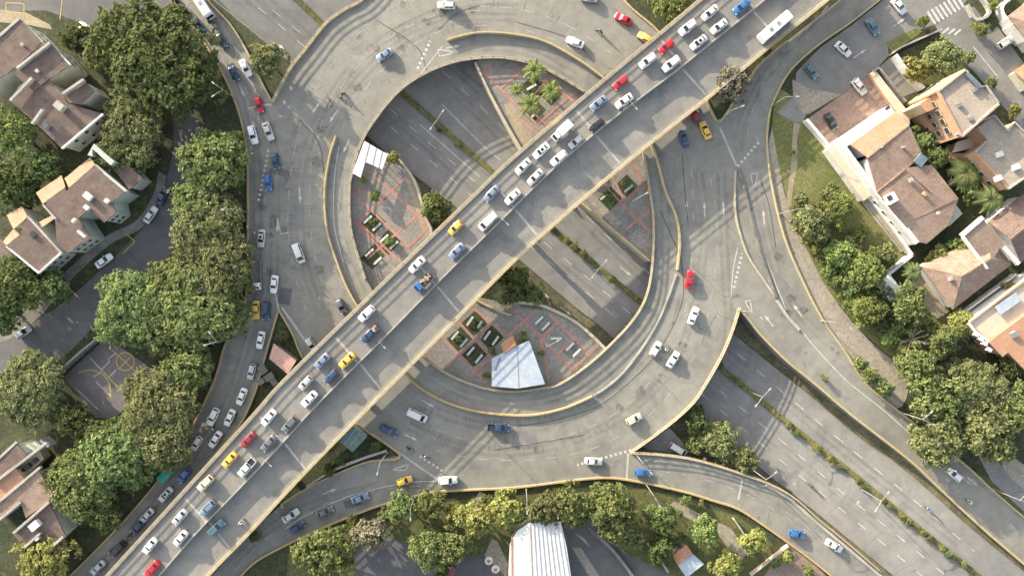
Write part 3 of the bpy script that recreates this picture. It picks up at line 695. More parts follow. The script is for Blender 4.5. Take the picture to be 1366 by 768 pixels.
inner_nw = [(488,372),(482,353),(469,306),(467,256),(470,233),(482,193),(499,163),(532,123),(569,98),(609,83),(649,78),(684,80),(727,93),(777,122),(790,131)]
inner_se = [(858,205),(866,256),(871,296),(869,356),(861,396),(844,426),(817,456),(784,486),(747,511),(721,517),(684,521),(652,518),(622,509),(589,493),(560,470)]
barrier('parapet', 'parapet', 'pale tan railed parapet on the roundabout inner rim, upper left of the flyover', inner_nw, M['tan_parapet'], 0.55, 0.5, 0.85, off_m=0.1)
barrier('parapet', 'parapet', 'yellowish railed parapet on the roundabout inner rim, lower right of the flyover', inner_se, M['yellow_kerb'], 0.5, 0.5, 0.85, off_m=0.1)
barrier('parapet', 'parapet', 'orange railed parapet on the lower right outer curve of the roundabout above the highway', SE_RING, M['orange_kerb'], 0.55, 0.4, 0.8)
barrier('parapet', 'parapet', 'orange parapet with open railing between the lower right exit road and the highway verge', SE_UPPER[1:], M['orange_kerb'], 0.5, 0.4, 1.0)
barrier('kerb_wall', 'kerb', 'long orange kerb wall along the gardens below the bottom roads', SW_LOWER, M['orange_kerb'], 0.45, 0.45)
barrier('kerb_wall', 'kerb', 'orange kerb wall between the curved left street and the tall trees', LEFT_KERB, M['orange_kerb'], 0.4, 0.4)
barrier('kerb_wall', 'kerb', 'yellow kerb between the upper left street and the sunken highway verge', L_RIGHT, M['yellow_kerb'], 0.45, 0.4)
barrier('kerb_wall', 'kerb', 'yellow parapet of the right hand ramp facing the highway cutting', E_RAMP_L, M['yellow_kerb'], 0.5, 0.55)
barrier('kerb_wall', 'kerb', 'long yellow kerb on the outer right side of the ramp beside the lawn and path', E_RAMP_R, M['yellow_kerb'], 0.4, 0.4)
barrier('dividing_wall', 'barrier', 'yellow topped dividing wall beside the inner ramp left of the flyover', [(449,182),(440,212),(434,256),(437,306),(449,346),(464,384),(480,412)], M['yellow_kerb'], 0.42, 1.0, part='wall')
barrier('dividing_wall', 'barrier', 'yellow topped dividing wall between main roundabout and inner ramp at the top', [(597,55),(618,49),(642,45),(682,47),(727,57),(774,83),(804,105),(822,120)], M['yellow_kerb'], 0.42, 1.0, part='wall')
barrier('dividing_wall', 'barrier', 'double yellow dividing wall of the inner ramp right of the flyover, above the red car', [(866,185),(876,215),(887,256),(901,289),(906,323),(903,360)], M['yellow_kerb'], 0.5, 0.9, part='wall')
barrier('dividing_wall', 'barrier', 'orange topped dividing wall between inner ramp and roundabout under the grey roofed pavilion', [(538,492),(555,512),(589,533),(632,547),(682,553),(717,552),(755,543),(790,528)], M['orange_kerb'], 0.42, 0.9, part='wall')
barrier('kerb_wall', 'kerb', 'orange kerb around the left island holding the pink roofed hut', LOWER_RIGHT[::1], M['orange_kerb'], 0.4, 0.4)
barrier('kerb_wall', 'kerb', 'yellow kerb from the island tip down under the flyover beside the pink roofed hut', W_ISLE[:4], M['yellow_kerb'], 0.4, 0.4)
barrier('kerb_wall', 'kerb', 'orange kerb of the green roofed island just below the flyover', W_ISLE[3:] + S_ISLE[1:5], M['orange_kerb'], 0.4, 0.4)
barrier('dividing_kerb', 'kerb', 'grey dividing kerb of the inner ramp curving below the bright red car', [(902,366),(893,392),(878,428),(858,462),(832,496),(808,517),(792,527)], M['concrete'], 0.45, 0.3)
barrier('garden_wall', 'wall', 'low pale stone wall inside the green roofed island below the flyover', [(410,648),(440,629),(480,612),(516,600)], M['concrete'], 0.55, 0.9, part='wall')
barrier('kerb_wall', 'kerb', 'yellow kerb around the tree island at the top between roundabout and flyover', NE_ISLE[6:], M['yellow_kerb'], 0.45, 0.4)
barrier('kerb_wall', 'kerb', 'yellow kerb at the pointed island with the grey brown bush right of the flyover', NE_ISLE[2:7], M['yellow_kerb'], 0.45, 0.4)
barrier('dividing_kerb', 'kerb', 'narrow concrete dividing kerb between roundabout and the right hand ramp', [(981,228),(980,258),(981,285),(987,312),(998,342),(1016,370),(1034,396)], M['tan_parapet'], 0.45, 0.3)
barrier('dividing_kerb', 'kerb', 'dark concrete dividing kerb on the ramp side of the narrow right hand island', [(985,226),(993,255),(1000,284),(1014,336),(1030,384),(1035,397)], M['concrete_dark'], 0.6, 0.4)
barrier('dividing_kerb', 'kerb', 'broken low concrete kerb running down the middle of the right hand ramp', [(1036,400),(1050,422),(1066,440)], M['concrete'], 0.7, 0.35)
barrier('retaining_wall', 'wall', 'pale concrete edge wall between the highway and its left verge at the lower right', [(1024,641),(1057,660),(1091,690),(1124,717),(1171,757),(1226,803)][0:6], M['concrete'], 0.7, 0.35, zf=lambda a, b: 0.0, off_m=-1.1)
barrier('plaza_kerb', 'kerb', 'curved tan kerb wall of the sunken square under the white canopy', [(478,204),(505,204),(530,212),(547,232),(557,252),(568,290),(576,312),(566,345)], M['tan_parapet'], 0.6, 0.7, zf=lambda a, b: PZ, base=LOW - PZ - 0.5)
barrier('plaza_kerb', 'kerb', 'straight tan kerb wall of the palm square beside the highway at the top', [(634,84),(646,110),(659,136),(684,181),(704,214)], M['tan_parapet'], 0.45, 0.7, zf=lambda a, b: PZ, base=LOW - PZ - 0.5)
barrier('plaza_kerb', 'kerb', 'orange tan kerb wall of the small square right of the flyover', [(772,268),(806,297),(866,348)], M['yellow_kerb'], 0.5, 0.7, zf=lambda a, b: PZ, base=LOW - PZ - 0.5)
barrier('plaza_kerb', 'kerb', 'long curved tan kerb wall of the pavilion square beside the highway', [(681,404),(700,404),(727,409),(764,427),(790,448),(812,470)], M['tan_parapet'], 0.7, 0.7, zf=lambda a, b: PZ, base=LOW - PZ - 0.5)
barrier('plaza_kerb', 'kerb', 'short orange kerb wall next to the flyover in the pavilion square', [(633,399),(652,408),(668,416),(682,420)], M['yellow_kerb'], 0.5, 0.6, zf=lambda a, b: PZ, base=LOW - PZ - 0.5)
# retaining walls of the cutting
def cutting_wall(label, pts):
    P = [W(p[0], p[1], 0) for p in pts]; mb = MB()
    mb.ribbon([Vector((p.x, p.y, LOW - 0.6)) for p in P], 0.5, -LOW + 0.42)
    tag(mb.build('retaining_wall', M['concrete_dark']), label, 'wall')
cutting_wall('dark retaining wall of the cutting left of the highway at the top left', LOW_POLY[0:4])
cutting_wall('dark retaining wall around the left and bottom of the sunken squares', LOW_POLY[4:17])
cutting_wall('dark retaining wall between highway cutting and lower right exit road', LOW_POLY[17:30])
cutting_wall('dark retaining wall below the right hand ramp along the highway', LOW_POLY[30:41])
cutting_wall('dark retaining wall around the right and top of the sunken squares', LOW_POLY[41:53])

# ------------------------------------------------------------------ flyover
FL = [(70,850),(147,764),(240,662),(340,552),(379,508),(490,399),(560,331),(635,259),(684,212),(790,121),(897,32),(940,-4),(985,-42),(1085,-124)]
FR = [(135,922),(205,850),(280,764),(333,709),(409,627),(522,512),(600,434),(684,349),(740,298),(797,249),(866,192),(951,125),(1024,64),(1107,-3),(1152,-40)]
FM = [(103,888),(140,850),(217,764),(263,709),(340,632),(385,582),(459,503),(512,453),(562,400),(629,333),(684,282),(727,235),(807,168),(851,133),(884,111),(977,35),(1021,3),(1066,-38),(1118,-82)]
NF = 116
fl = resample(curve(FL, 6), NF); fr = resample(curve(FR, 6), NF); fm0 = resample(curve(FM, 6), NF)
# the median, projected on each left-right section
fm = []
for a, b in zip(fl, fr):
    j = min(range(NF), key=lambda q: abs((fm0[q] - a).cross(b - a)) + (0 if (fm0[q] - a).dot(b - a) > 0 else 1e6))
    t = max(0.35, min(0.65, (fm0[j] - a).dot(b - a) / (b - a).length_squared)); fm.append(t)
for _ in range(3): fm = [sum(fm[max(0, i - 3):i + 4]) / len(fm[max(0, i - 3):i + 4]) for i in range(NF)]
STEP = 0.95                                          # the left carriageway lies a little higher
PL = [W(a.x, a.y, fz(a.x, a.y)) for a in fl]
PR = [W(b.x, b.y, fz(a.x, a.y) - STEP) for a, b in zip(fl, fr)]
PM = []
for a, b, t in zip(fl, fr, fm):
    p = a.lerp(b, t); PM.append(W(p.x, p.y, fz(a.x, a.y)))
fly = thing('flyover_bridge', (PM[NF // 2].x, PM[NF // 2].y, 0), 'long concrete flyover full of traffic crossing above the roundabout from lower left to upper right', 'flyover')
def deck(A, B, th, da, db):
    mb = MB(); n = len(A); V = []
    for a, b in zip(A, B): V += [a + Vector((0, 0, da)), b + Vector((0, 0, db)), b + Vector((0, 0, -th)), a + Vector((0, 0, -th))]
    F_ = []; ms = []
    for i in range(n - 1):
        for k in range(4):
            F_.append((i * 4 + k, i * 4 + (k + 1) % 4, i * 4 + 4 + (k + 1) % 4, i * 4 + 4 + k)); ms.append(0 if k == 0 else 1)
    F_ += [(0, 1, 2, 3), tuple((n - 1) * 4 + k for k in (3, 2, 1, 0))]; ms += [1, 1]
    mb.v = [tuple(v) for v in V]; mb.f = F_; mb.m = ms
    mb.build('deck', [M['bridge_concrete'], M['concrete']], fly)
deck(PL, PM, 1.1, 0, 0)
PMr = [p + Vector((0, 0, -STEP)) + (r_ - p).normalized() * 0.02 for p, r_ in zip(PM, PR)]
PMr = [Vector((p.x, p.y, q.z - STEP)) for p, q in zip(PMr, PM)]
deck(PMr, PR, 0.9, 0, 0)
for A, o_, wd in ((PL, -0.2, 0.35), (PR, 0.28, 0.5)):
    mb = MB(); mb.ribbon(A, wd, 0.32, o_ if A is PL else o_, base=0.004)
    mb.build('pavement' if A is PL else 'kerb', M['tan_parapet'], fly)
mb = MB(); mb.ribbon(PL, 0.6, 0.75, 0.2, base=-0.4); mb.build('parapet', M['tan_parapet'], fly)
mb = MB(); mb.ribbon(PR, 0.5, 0.75, -0.22, base=-0.4); mb.build('parapet', M['tan_parapet'], fly)
for A, o_ in ((PL, 0.32), (PR, -0.36)):
    mb = MB(); mb.ribbon(A, 0.24, 0.02, o_, base=0.35); mb.build('painted_top', M['yellow_kerb'], fly)
mb = MB(); mb.ribbon(PM, 0.32, 1.32, 0.18, base=-1.0); mb.build('median_barrier', M['concrete'], fly)
for A, o_ in ((PL, 0.2), (PR, -0.22)):
    rb = MB()
    for zz in (0.66, 1.12): rb.ribbon(A, 0.13, 0.14, o_, base=zz)
    rl = rb.build('railing', M['rail_metal'], fly)
    L = arclen([p.xy for p in A]); n = 90
    for i in range(n + 1):
        p, t = along([p.xy for p in A], L, L[-1] * i / n)
        j = min(range(len(A)), key=lambda q: (A[q].xy - p).length_squared)
        sd = Vector((-t.y, t.x)) * o_
        o = put('post', POST, rl); o.location = (p.x + sd.x, p.y + sd.y, A[j].z + 0.3); o.rotation_euler = (0, 0, atan2(t.y, t.x)); o.scale = (0.9, 0.9, 0.92)
# deck joints, markings, grooves
gm = MB()
def fly_pt(i_f, t, side, dz):
    i = max(0, min(NF - 2, int(i_f))); u = i_f - i
    a, m_, b = (PL, PM, PR) if side == 'L' else (PMr, PMr, PR)
    A = (PL if side == 'L' else PMr); B = (PM if side == 'L' else PR)
    return A[i].lerp(A[i + 1], u).lerp(B[i].lerp(B[i + 1], u), t) + Vector((0, 0, dz))
for f in (9, 21, 33, 45, 57, 69, 81, 93, 103):
    for sd in 'LR':
        lo, hi = (0.12, 0.96) if sd == 'L' else (0.04, 0.92); jm = MB()
        jm.ribbon([fly_pt(f, lo, sd, 0.008), fly_pt(f, hi, sd, 0.008)], 0.5, 0.006); jm.build('expansion_joint', M['pale_joint'], fly)
for sd, t in (('L', 0.14), ('R', 0.90)):
    lm = MB(); lm.ribbon([fly_pt(i_, t, sd, 0.012) for i_ in range(NF - 1)], 0.14, 0.006); lm.build('edge_line', M['worn_line'], fly)
i_ = 2.0
while i_ < NF - 4:
    sd = random.choice('LRRR'); t0 = random.choice((0.2, 0.5, 0.78))
    for j in range(random.randint(3, 6)):
        gm.ribbon([fly_pt(i_ + j * 0.28, t0 - 0.07, sd, 0.006), fly_pt(i_ + j * 0.28, t0 + 0.07, sd, 0.006)], 0.07, 0.005)
    i_ += random.uniform(1.2, 2.6)
gm.build('road_groove', M['joint_black'], fly)
for f in (6, 18, 30, 42, 49, 68, 78, 90, 102):
    p = PM[f]; base = LOW if inside((fl[f].lerp(fr[f], fm[f])), LOW_POLY) else -0.1
    mb = MB(); t = (PM[f + 1] - PM[f - 1]); a = atan2(t.y, t.x)
    mb.box((p.x, p.y, (base + p.z - 2.0) / 2), (1.3, 3.2, p.z - 2.0 - base), a)
    mb.box((p.x, p.y, p.z - 2.32), (1.8, 12.0, 0.8), a)
    mb.build('pier', M['concrete'], fly)
def fly_angle(px, py):
    i = min(range(NF), key=lambda q: (fl[q].lerp(fr[q], 0.5) - Vector((px, py))).length_squared); i = max(1, min(NF - 2, i))
    t = PM[i + 1] - PM[i - 1]; return atan2(t.y, t.x)
def fly_z(px, py):
    i = min(range(NF), key=lambda q: (fl[q].lerp(fr[q], 0.5) - Vector((px, py))).length_squared)
    a, b, t = fl[i], fr[i], fm[i]; u = (Vector((px, py)) - a).dot(b - a) / (b - a).length_squared
    return PL[i].z if u < t else PR[i].z
# ------------------------------------------------------------------ vehicles: one prototype per body type, nose towards +x
def loft_rings(mb, rings, m=0):
    n = len(rings[0]); b = [v for r_ in rings for v in r_]; fs = []
    for i in range(len(rings) - 1):
        for k in range(n): fs.append((i * n + k, i * n + (k + 1) % n, (i + 1) * n + (k + 1) % n, (i + 1) * n + k))
    fs += [tuple(range(n))[::-1], tuple((len(rings) - 1) * n + k for k in range(n))]
    mb.add(b, fs, m)
def body_ring(x, w, zb, zt):
    h = zt - zb
    return [(x, s * a * w, zb + b * h) for s, a, b in ((-1, .86, 0), (-1, 1, .22), (-1, 1, .62), (-1, .95, .88), (-1, .80, 1.0), (1, .80, 1.0), (1, .95, .88), (1, 1, .62), (1, 1, .22), (1, .86, 0))]
def panel(mb, q, t=0.02):
    """glass pane: four corners pushed out by t along the outward normal"""
    q = [Vector(p) for p in q]; n = (q[1] - q[0]).cross(q[3] - q[0]).normalized()
    c = sum(q, Vector()) / 4
    if n.dot(c - Vector((0, 0, 0.9))) < 0: n = -n
    o = [p + n * t for p in q]; i_ = [p - n * 0.03 for p in q]
    mb.add(o + i_, [(0, 1, 2, 3), (7, 6, 5, 4), (0, 4, 5, 1), (1, 5, 6, 2), (2, 6, 7, 3), (3, 7, 4, 0)])
def lerp3(a, b, t): return tuple(a[i] + (b[i] - a[i]) * t for i in range(3))
def inset(q, u0, u1, v0, v1):
    """sub-quad of a quad q = (a, b, c, d)"""
    f = lambda u, v: lerp3(lerp3(q[0], q[1], u), lerp3(q[3], q[2], u), v)
    return [f(u0, v0), f(u1, v0), f(u1, v1), f(u0, v1)]
def make_car(name, stations, cabin, wheels, paint_mat, lights, roof_rail=False, sunroof=False):
    root = bpy.data.objects.new(name, None); COL.objects.link(root)
    mb = MB(); loft_rings(mb, [body_ring(*s_) for s_ in stations])
    (xb0, xr0, xr1, xb1, wb, wr, zb, zr) = cabin          # rear base, rear roof, front roof, front base, half widths, heights
    zb -= 0.06
    A = [(xb0, -wb, zb), (xb1, -wb, zb), (xb1, wb, zb), (xb0, wb, zb)]
    T = [(xr0, -wr, zr - .05), (xr1, -wr, zr - .05), (xr1, wr, zr - .05), (xr0, wr, zr - .05)]
    e = 0.12
    T2 = [(xr0 + e, -wr + e, zr), (xr1 - e, -wr + e, zr), (xr1 - e, wr - e, zr), (xr0 + e, wr - e, zr)]
    mb.add(A + T + T2, [(0, 1, 5, 4), (1, 2, 6, 5), (2, 3, 7, 6), (3, 0, 4, 7), (4, 5, 9, 8), (5, 6, 10, 9), (6, 7, 11, 10), (7, 4, 8, 11), (8, 9, 10, 11)])
    for s_ in (-1, 1):                                    # door mirrors
        mb.box((xb1 - 0.35, s_ * (wb + 0.16), zb + 0.16), (0.16, 0.22, 0.15))
    if roof_rail:
        for s_ in (-1, 1): mb.box(((xr0 + xr1) / 2, s_ * (wr - 0.10), zr + 0.03), (xr1 - xr0 - 0.3, 0.05, 0.06))
    me = mb.mesh('body', paint_mat)
    bm = bmesh.new(); bm.from_mesh(me)
    ed = [x for x in bm.edges if x.is_manifold and x.calc_face_angle(0) > 0.5]
    bmesh.ops.bevel(bm, geom=ed, offset=0.045, segments=2, affect='EDGES', clamp_overlap=True)
    bm.to_mesh(me); bm.free(); me.polygons.foreach_set('use_smooth', [True] * len(me.polygons)); me.set_sharp_from_angle(angle=R(38))
    put('body', me, root)
    fr_ = (A[1], A[2], T[2], T[1]); rr = (A[3], A[0], T[0], T[3])
    g = MB(); panel(g, inset(fr_, .06, .94, .10, .94)); g.build('windscreen', M['car_glass'], root)
    g = MB(); panel(g, inset(rr, .09, .91, .22, .92)); g.build('rear_window', M['car_glass'], root)
    for q in ((A[0], A[1], T[1], T[0]), (A[2], A[3], T[3], T[2])):
        g = MB()
        panel(g, inset(q, .10, .47, .25, .90)); panel(g, inset(q, .52, .90, .25, .90)); g.build('side_window', M['car_glass'], root)
    if sunroof:
        g = MB(); g.box(((xr0 + xr1) / 2 + .12, 0, zr + .008), ((xr1 - xr0) * .55, wr * 1.2, .03)); g.build('sunroof', M['car_glass'], root)
    for x, y, r_ in wheels:
        wb_ = MB(); wb_.tube([(x, y - .11, r_), (x, y + .11, r_)], r_, 12); wh = wb_.build('wheel', M['rubber'], root)
        hb = MB(); s_ = 1 if y > 0 else -1; hb.tube([(x, y + s_ * .10, r_), (x, y + s_ * .125, r_)], r_ * .58, 10); hb.build('rim', M['metal_grey'], wh)
    xf, xr_, yl, zl, zt_ = lights
    for s_ in (-1, 1):
        g = MB(); g.box((xf, s_ * yl, zl), (.26, .36, .15), -s_ * 0.35); g.build('headlight', M['head_clear'], root)
        g = MB(); g.box((xr_, s_ * yl, zt_), (.16, .34, .17), s_ * 0.25); g.build('tail_light', M['tail_red'], root)
    return root
def wheels4(a, b, y, r_): return [(a, -y, r_), (a, y, r_), (b, -y, r_), (b, y, r_)]
P0 = PAINT['white']
PROTO = {}
PROTO['sedan'] = make_car('sedan_car', [(-2.2, .66, .34, .80), (-2.12, .80, .26, .92), (-1.7, .87, .22, .97), (-1.0, .89, .2, .98), (.6, .89, .2, .97), (1.1, .88, .22, .93), (1.75, .84, .24, .84), (2.1, .74, .28, .72), (2.24, .55, .34, .62)],
   (-1.62, -.98, .28, 1.02, .77, .60, .95, 1.46), wheels4(1.35, -1.32, .80, .31), P0, (2.0, -2.14, .56, .66, .78))
PROTO['sedan_roof'] = make_car('sedan_car', [(-2.2, .66, .34, .80), (-2.12, .80, .26, .92), (-1.7, .87, .22, .97), (-1.0, .89, .2, .98), (.6, .89, .2, .97), (1.1, .88, .22, .93), (1.75, .84, .24, .84), (2.1, .74, .28, .72), (2.24, .55, .34, .62)],
   (-1.62, -.98, .28, 1.02, .77, .60, .95, 1.46), wheels4(1.35, -1.32, .80, .31), P0, (2.0, -2.14, .56, .66, .78), False, True)
PROTO['hatch'] = make_car('hatchback_car', [(-1.92, .68, .34, .92), (-1.86, .80, .26, .98), (-1.3, .85, .22, .98), (.5, .86, .2, .96), (.95, .85, .22, .92), (1.5, .81, .24, .84), (1.82, .72, .28, .72), (1.94, .54, .34, .62)],
   (-1.84, -1.52, .12, .92, .75, .60, .95, 1.48), wheels4(1.2, -1.2, .78, .30), P0, (1.72, -1.9, .55, .66, .86))
PROTO['suv'] = make_car('suv_car', [(-2.26, .74, .40, 1.02), (-2.2, .86, .32, 1.10), (-1.5, .92, .28, 1.12), (.5, .93, .26, 1.10), (1.1, .92, .28, 1.06), (1.8, .88, .30, 1.0), (2.14, .80, .34, .88), (2.26, .62, .4, .76)],
   (-2.12, -1.82, .22, .98, .82, .67, 1.08, 1.72), wheels4(1.38, -1.38, .84, .36), P0, (2.02, -2.24, .6, .82, .98), True)
PROTO['van'] = make_car('van_car', [(-2.5, .82, .38, 1.10), (-2.46, .92, .30, 1.20), (-1.0, .95, .26, 1.20), (1.2, .95, .26, 1.16), (1.8, .92, .28, 1.04), (2.3, .84, .32, .92), (2.48, .66, .4, .80)],
   (-2.42, -2.30, 1.05, 1.92, .89, .76, 1.14, 1.98), wheels4(1.6, -1.5, .86, .34), P0, (2.26, -2.46, .64, .82, 1.0))
def pickup(name, bed_mat, load=None):
    root = make_car(name, [(-2.6, .82, .42, .98), (-2.55, .90, .36, 1.02), (-.95, .92, .3, 1.02), (-.9, .92, .28, 1.06), (.9, .92, .28, 1.06), (1.5, .9, .3, 1.0), (2.3, .84, .34, .92), (2.55, .66, .42, .78)],
       (-.92, -.70, .62, 1.32, .82, .66, 1.04, 1.72), wheels4(1.65, -1.6, .86, .37), P0, (2.32, -2.58, .64, .78, .86))
    mb = MB(); mb.box((-1.75, 0, 1.06), (1.46, 1.40, .05)); mb.build('load_bed', bed_mat, root)
    mb = MB()
    for s_ in (-1, 1): mb.box((-1.75, s_ * .80, 1.12), (1.6, .10, .22))
    mb.box((-2.54, 0, 1.12), (.08, 1.5, .22)); mb.build('bed_rail', P0, root)
    if load:
        mb = MB(); rr = random.Random(4)
        for i in range(7): mb.box((-1.75 + rr.uniform(-.5, .5), rr.uniform(-.5, .5), 1.25 + rr.uniform(0, .25)), (rr.uniform(.3, .7), rr.uniform(.3, .7), .4), rr.uniform(0, 1))
        mb.build('load', load, root)
    return root
PROTO['pickup'] = pickup('pickup_truck', M['rubber'])
PROTO['pickup_load'] = pickup('pickup_truck', M['cargo_brown'], M['cargo_brown'])
def truck(name, L_box, w, h_box, box_mat, kind):
    """cab in front, box / bus body / open bed behind"""
    root = bpy.data.objects.new(name, None); COL.objects.link(root)
    xf = L_box / 2 + .9
    if kind == 'bus':
        mb = MB(); loft_rings(mb, [body_ring(-L_box / 2 - .9, w * .94, .45, h_box - .12), body_ring(-L_box / 2 - .8, w, .38, h_box), body_ring(xf - .5, w, .38, h_box), body_ring(xf - .1, w * .97, .40, h_box - .1), body_ring(xf, w * .9, .45, h_box - .45)])
        o = mb.build('body', P0, root)
        g = MB(); g.box((xf - .04, 0, h_box * .62), (.14, w * 1.6, h_box * .36)); g.build('windscreen', M['car_glass'], root)
        for s_ in (-1, 1):
            g = MB(); g.box((0, s_ * (w + .005), h_box * .66), (L_box + .8, .04, h_box * .24)); g.build('side_window', M['car_glass'], root)
        for x in (-1.6, .6):
            g = MB(); g.box((x, 0, h_box + .02), (.9, .9, .12)); g.build('roof_hatch', M['metal_grey'], root)
    else:
        mb = MB(); loft_rings(mb, [body_ring(xf - 1.7, w * .92, .45, 2.05), body_ring(xf - .75, w * .92, .42, 2.1), body_ring(xf - .25, w * .90, .42, 1.45), body_ring(xf, w * .82, .45, 1.15)])
        mb.build('body', P0, root)
        q = [(xf - .27, -w * .7, 1.45), (xf - .27, w * .7, 1.45), (xf - .72, w * .66, 2.04), (xf - .72, -w * .66, 2.04)]
        g = MB(); panel(g, q, .05); g.build('windscreen', M['car_glass'], root)
        for s_ in (-1, 1):
            g = MB(); g.box((xf - 1.05, s_ * w * .925, 1.7), (.8, .05, .42)); g.build('side_window', M['car_glass'], root)
        mb = MB(); mb.box((-.85, 0, .62), (L_box + .2, w * 1.1, .22)); mb.build('chassis', M['rubber'], root)
        x0 = -L_box / 2 - .85; x1 = xf - 1.8; cx = (x0 + x1) / 2
        if kind == 'box':
            mb = MB(); mb.box((cx, 0, (.8 + h_box) / 2), (x1 - x0, 2 * w, h_box - .8))
            me = mb.mesh('cargo_box', box_mat); bm = bmesh.new(); bm.from_mesh(me)
            bmesh.ops.bevel(bm, geom=list(bm.edges), offset=.05, segments=2, affect='EDGES'); bm.to_mesh(me); bm.free(); put('cargo_box', me, root)
        else:
            mb = MB(); mb.box((cx, 0, .86), (x1 - x0, 2 * w, .14)); mb.build('load_bed', box_mat, root)
            mb = MB()
            for s_ in (-1, 1): mb.box((cx, s_ * (w - .04), 1.2), (x1 - x0, .07, .55))
            mb.box((x0 + .04, 0, 1.2), (.07, 2 * w - .2, .55)); mb.box((x1 - .04, 0, 1.35), (.07, 2 * w - .2, .85)); mb.build('side_board', M['metal_grey'], root)
            if kind == 'loaded':
                rr = random.Random(9); mb = MB()
                for i in range(14): mb.box((rr.uniform(x0 + .5, x1 - .5), rr.uniform(-w + .4, w - .4), 1.15 + rr.uniform(0, .5)), (rr.uniform(.4, .9), rr.uniform(.4, .9), rr.uniform(.4, .7)), rr.uniform(0, 1.5))
                mb.build('load', M['cargo_brown'], root)
    for x, y in ((xf - .95, -w * .8), (xf - .95, w * .8), (-L_box / 2 + .3, -w * .8), (-L_box / 2 + .3, w * .8)):
        g = MB(); g.tube([(x, y - .13, .42), (x, y + .13, .42)], .42, 12); g.build('wheel', M['rubber'], root)
    return root
PROTO['box_truck'] = truck('box_truck', 3.6, 1.0, 2.7, PAINT['white'], 'box')
PROTO['minibus'] = truck('minibus', 6.6, 1.22, 2.9, None, 'bus')
PROTO['open_truck'] = truck('open_truck', 5.4, 1.18, 0, M['metal_grey'], 'open')
PROTO['loaded_truck'] = truck('flatbed_truck', 3.4, 1.02, 0, M['concrete_dark'], 'loaded')

# motorcycle and its rider
def make_motorcycle():
    root = bpy.data.objects.new('motorcycle', None); COL.objects.link(root)
    mb = MB(); mb.tube([(-.75, 0, .62), (-.3, 0, .66), (.1, 0, .72), (.45, 0, .78), (.6, 0, .74)], [.10, .14, .17, .15, .07], 8); mb.tube([(-.1, 0, .42), (.3, 0, .42)], .16, 8); mb.build('body', PAINT['black'], root, True)
    mb = MB(); mb.box((-.38, 0, .80), (.72, .27, .10)); mb.build('seat', M['rubber'], root)
    mb = MB(); mb.tube([(.38, -.36, 1.02), (.5, -.15, .98), (.52, 0, .96), (.5, .15, .98), (.38, .36, 1.02)], .022, 6); mb.build('handlebar', M['metal_grey'], root)
    mb = MB(); mb.tube([(.5, 0, .95), (.72, 0, .32)], .045, 6); mb.build('fork', M['metal_grey'], root)
    for x in (-.66, .72):
        mb = MB(); mb.tube([(x, -.055, .31), (x, .055, .31)], .31, 14); mb.build('wheel', M['rubber'], root)
    mb = MB(); mb.box((.64, 0, .86), (.12, .2, .17)); mb.build('headlight', M['head_clear'], root)
    return root
def skin_body(name, verts, edges, radii, mat, root_i=0):
    me = bpy.data.meshes.new(name); me.from_pydata(verts, edges, [])
    o = bpy.data.objects.new(name, me); COL.objects.link(o)
    md = o.modifiers.new('skin', 'SKIN'); sb = o.modifiers.new('sub', 'SUBSURF'); sb.levels = 1; sb.render_levels = 1
    sv = me.skin_vertices[0].data if me.skin_vertices else None
    if sv is None:
        bpy.context.view_layer.objects.active = o; bpy.ops.mesh.customdata_skin_add(); sv = me.skin_vertices[0].data
    for i, r_ in enumerate(radii): sv[i].radius = (r_, r_)
    sv[root_i].use_root = True
    dg = bpy.context.evaluated_depsgraph_get(); m2 = bpy.data.meshes.new_from_object(o.evaluated_get(dg))
    bpy.data.objects.remove(o); m2.materials.clear(); m2.materials.append(mat); m2.polygons.foreach_set('use_smooth', [True] * len(m2.polygons)); m2.name = name
    return m2
surf('cloth_dark', (0.035, 0.04, 0.05), (0.06, 0.065, 0.075), 2.0, 0.9, 6.0, 0.2, 0, None, 'obj')
surf('cloth_pale', (0.45, 0.45, 0.43), (0.55, 0.55, 0.53), 2.0, 0.9, 6.0, 0.2, 0, None, 'obj')
surf('cloth_orange', (0.62, 0.22, 0.05), (0.66, 0.28, 0.07), 2.0, 0.9, 6.0, 0.2, 0, None, 'obj')
surf('cloth_red', (0.42, 0.05, 0.05), (0.5, 0.08, 0.07), 2.0, 0.9, 6.0, 0.2, 0, None, 'obj')
surf('cloth_blue', (0.07, 0.12, 0.24), (0.10, 0.16, 0.30), 2.0, 0.9, 6.0, 0.2, 0, None, 'obj')
RV = [(-.42, 0, .92), (-.36, 0, 1.16), (-.26, 0, 1.40), (-.22, 0, 1.50), (-.18, 0, 1.58), (-.16, 0, 1.70),
      (-.28, -.20, 1.42), (-.06, -.30, 1.20), (.32, -.33, 1.06), (-.28, .20, 1.42), (-.06, .30, 1.20), (.32, .33, 1.06),
      (-.36, -.13, .90), (.06, -.25, .82), (-.06, -.24, .42), (.08, -.24, .36), (-.36, .13, .90), (.06, .25, .82), (-.06, .24, .42), (.08, .24, .36)]
RE = [(0, 1), (1, 2), (2, 3), (3, 4), (4, 5), (2, 6), (6, 7), (7, 8), (2, 9), (9, 10), (10, 11), (0, 12), (12, 13), (13, 14), (14, 15), (0, 16), (16, 17), (17, 18), (18, 19)]
RR = [.16, .17, .18, .08, .10, .11, .085, .065, .045, .085, .065, .045, .12, .09, .06, .05, .12, .09, .06, .05]
RIDER = skin_body('person', RV, RE, RR, M['cloth_dark'])
HELM = MB()
for k in range(1): pass
hb = []; 
for i in range(5):
    a = i / 4 * pi * 0.62; hb.append((sin(a) * .155, 1.60 + .03 + cos(a) * .165))
nseg = 12; V = []; F_ = []
for r_, z in hb: V += [(-.16 + r_ * cos(2 * pi * k / nseg) * 1.12, r_ * sin(2 * pi * k / nseg), z) for k in range(nseg)]
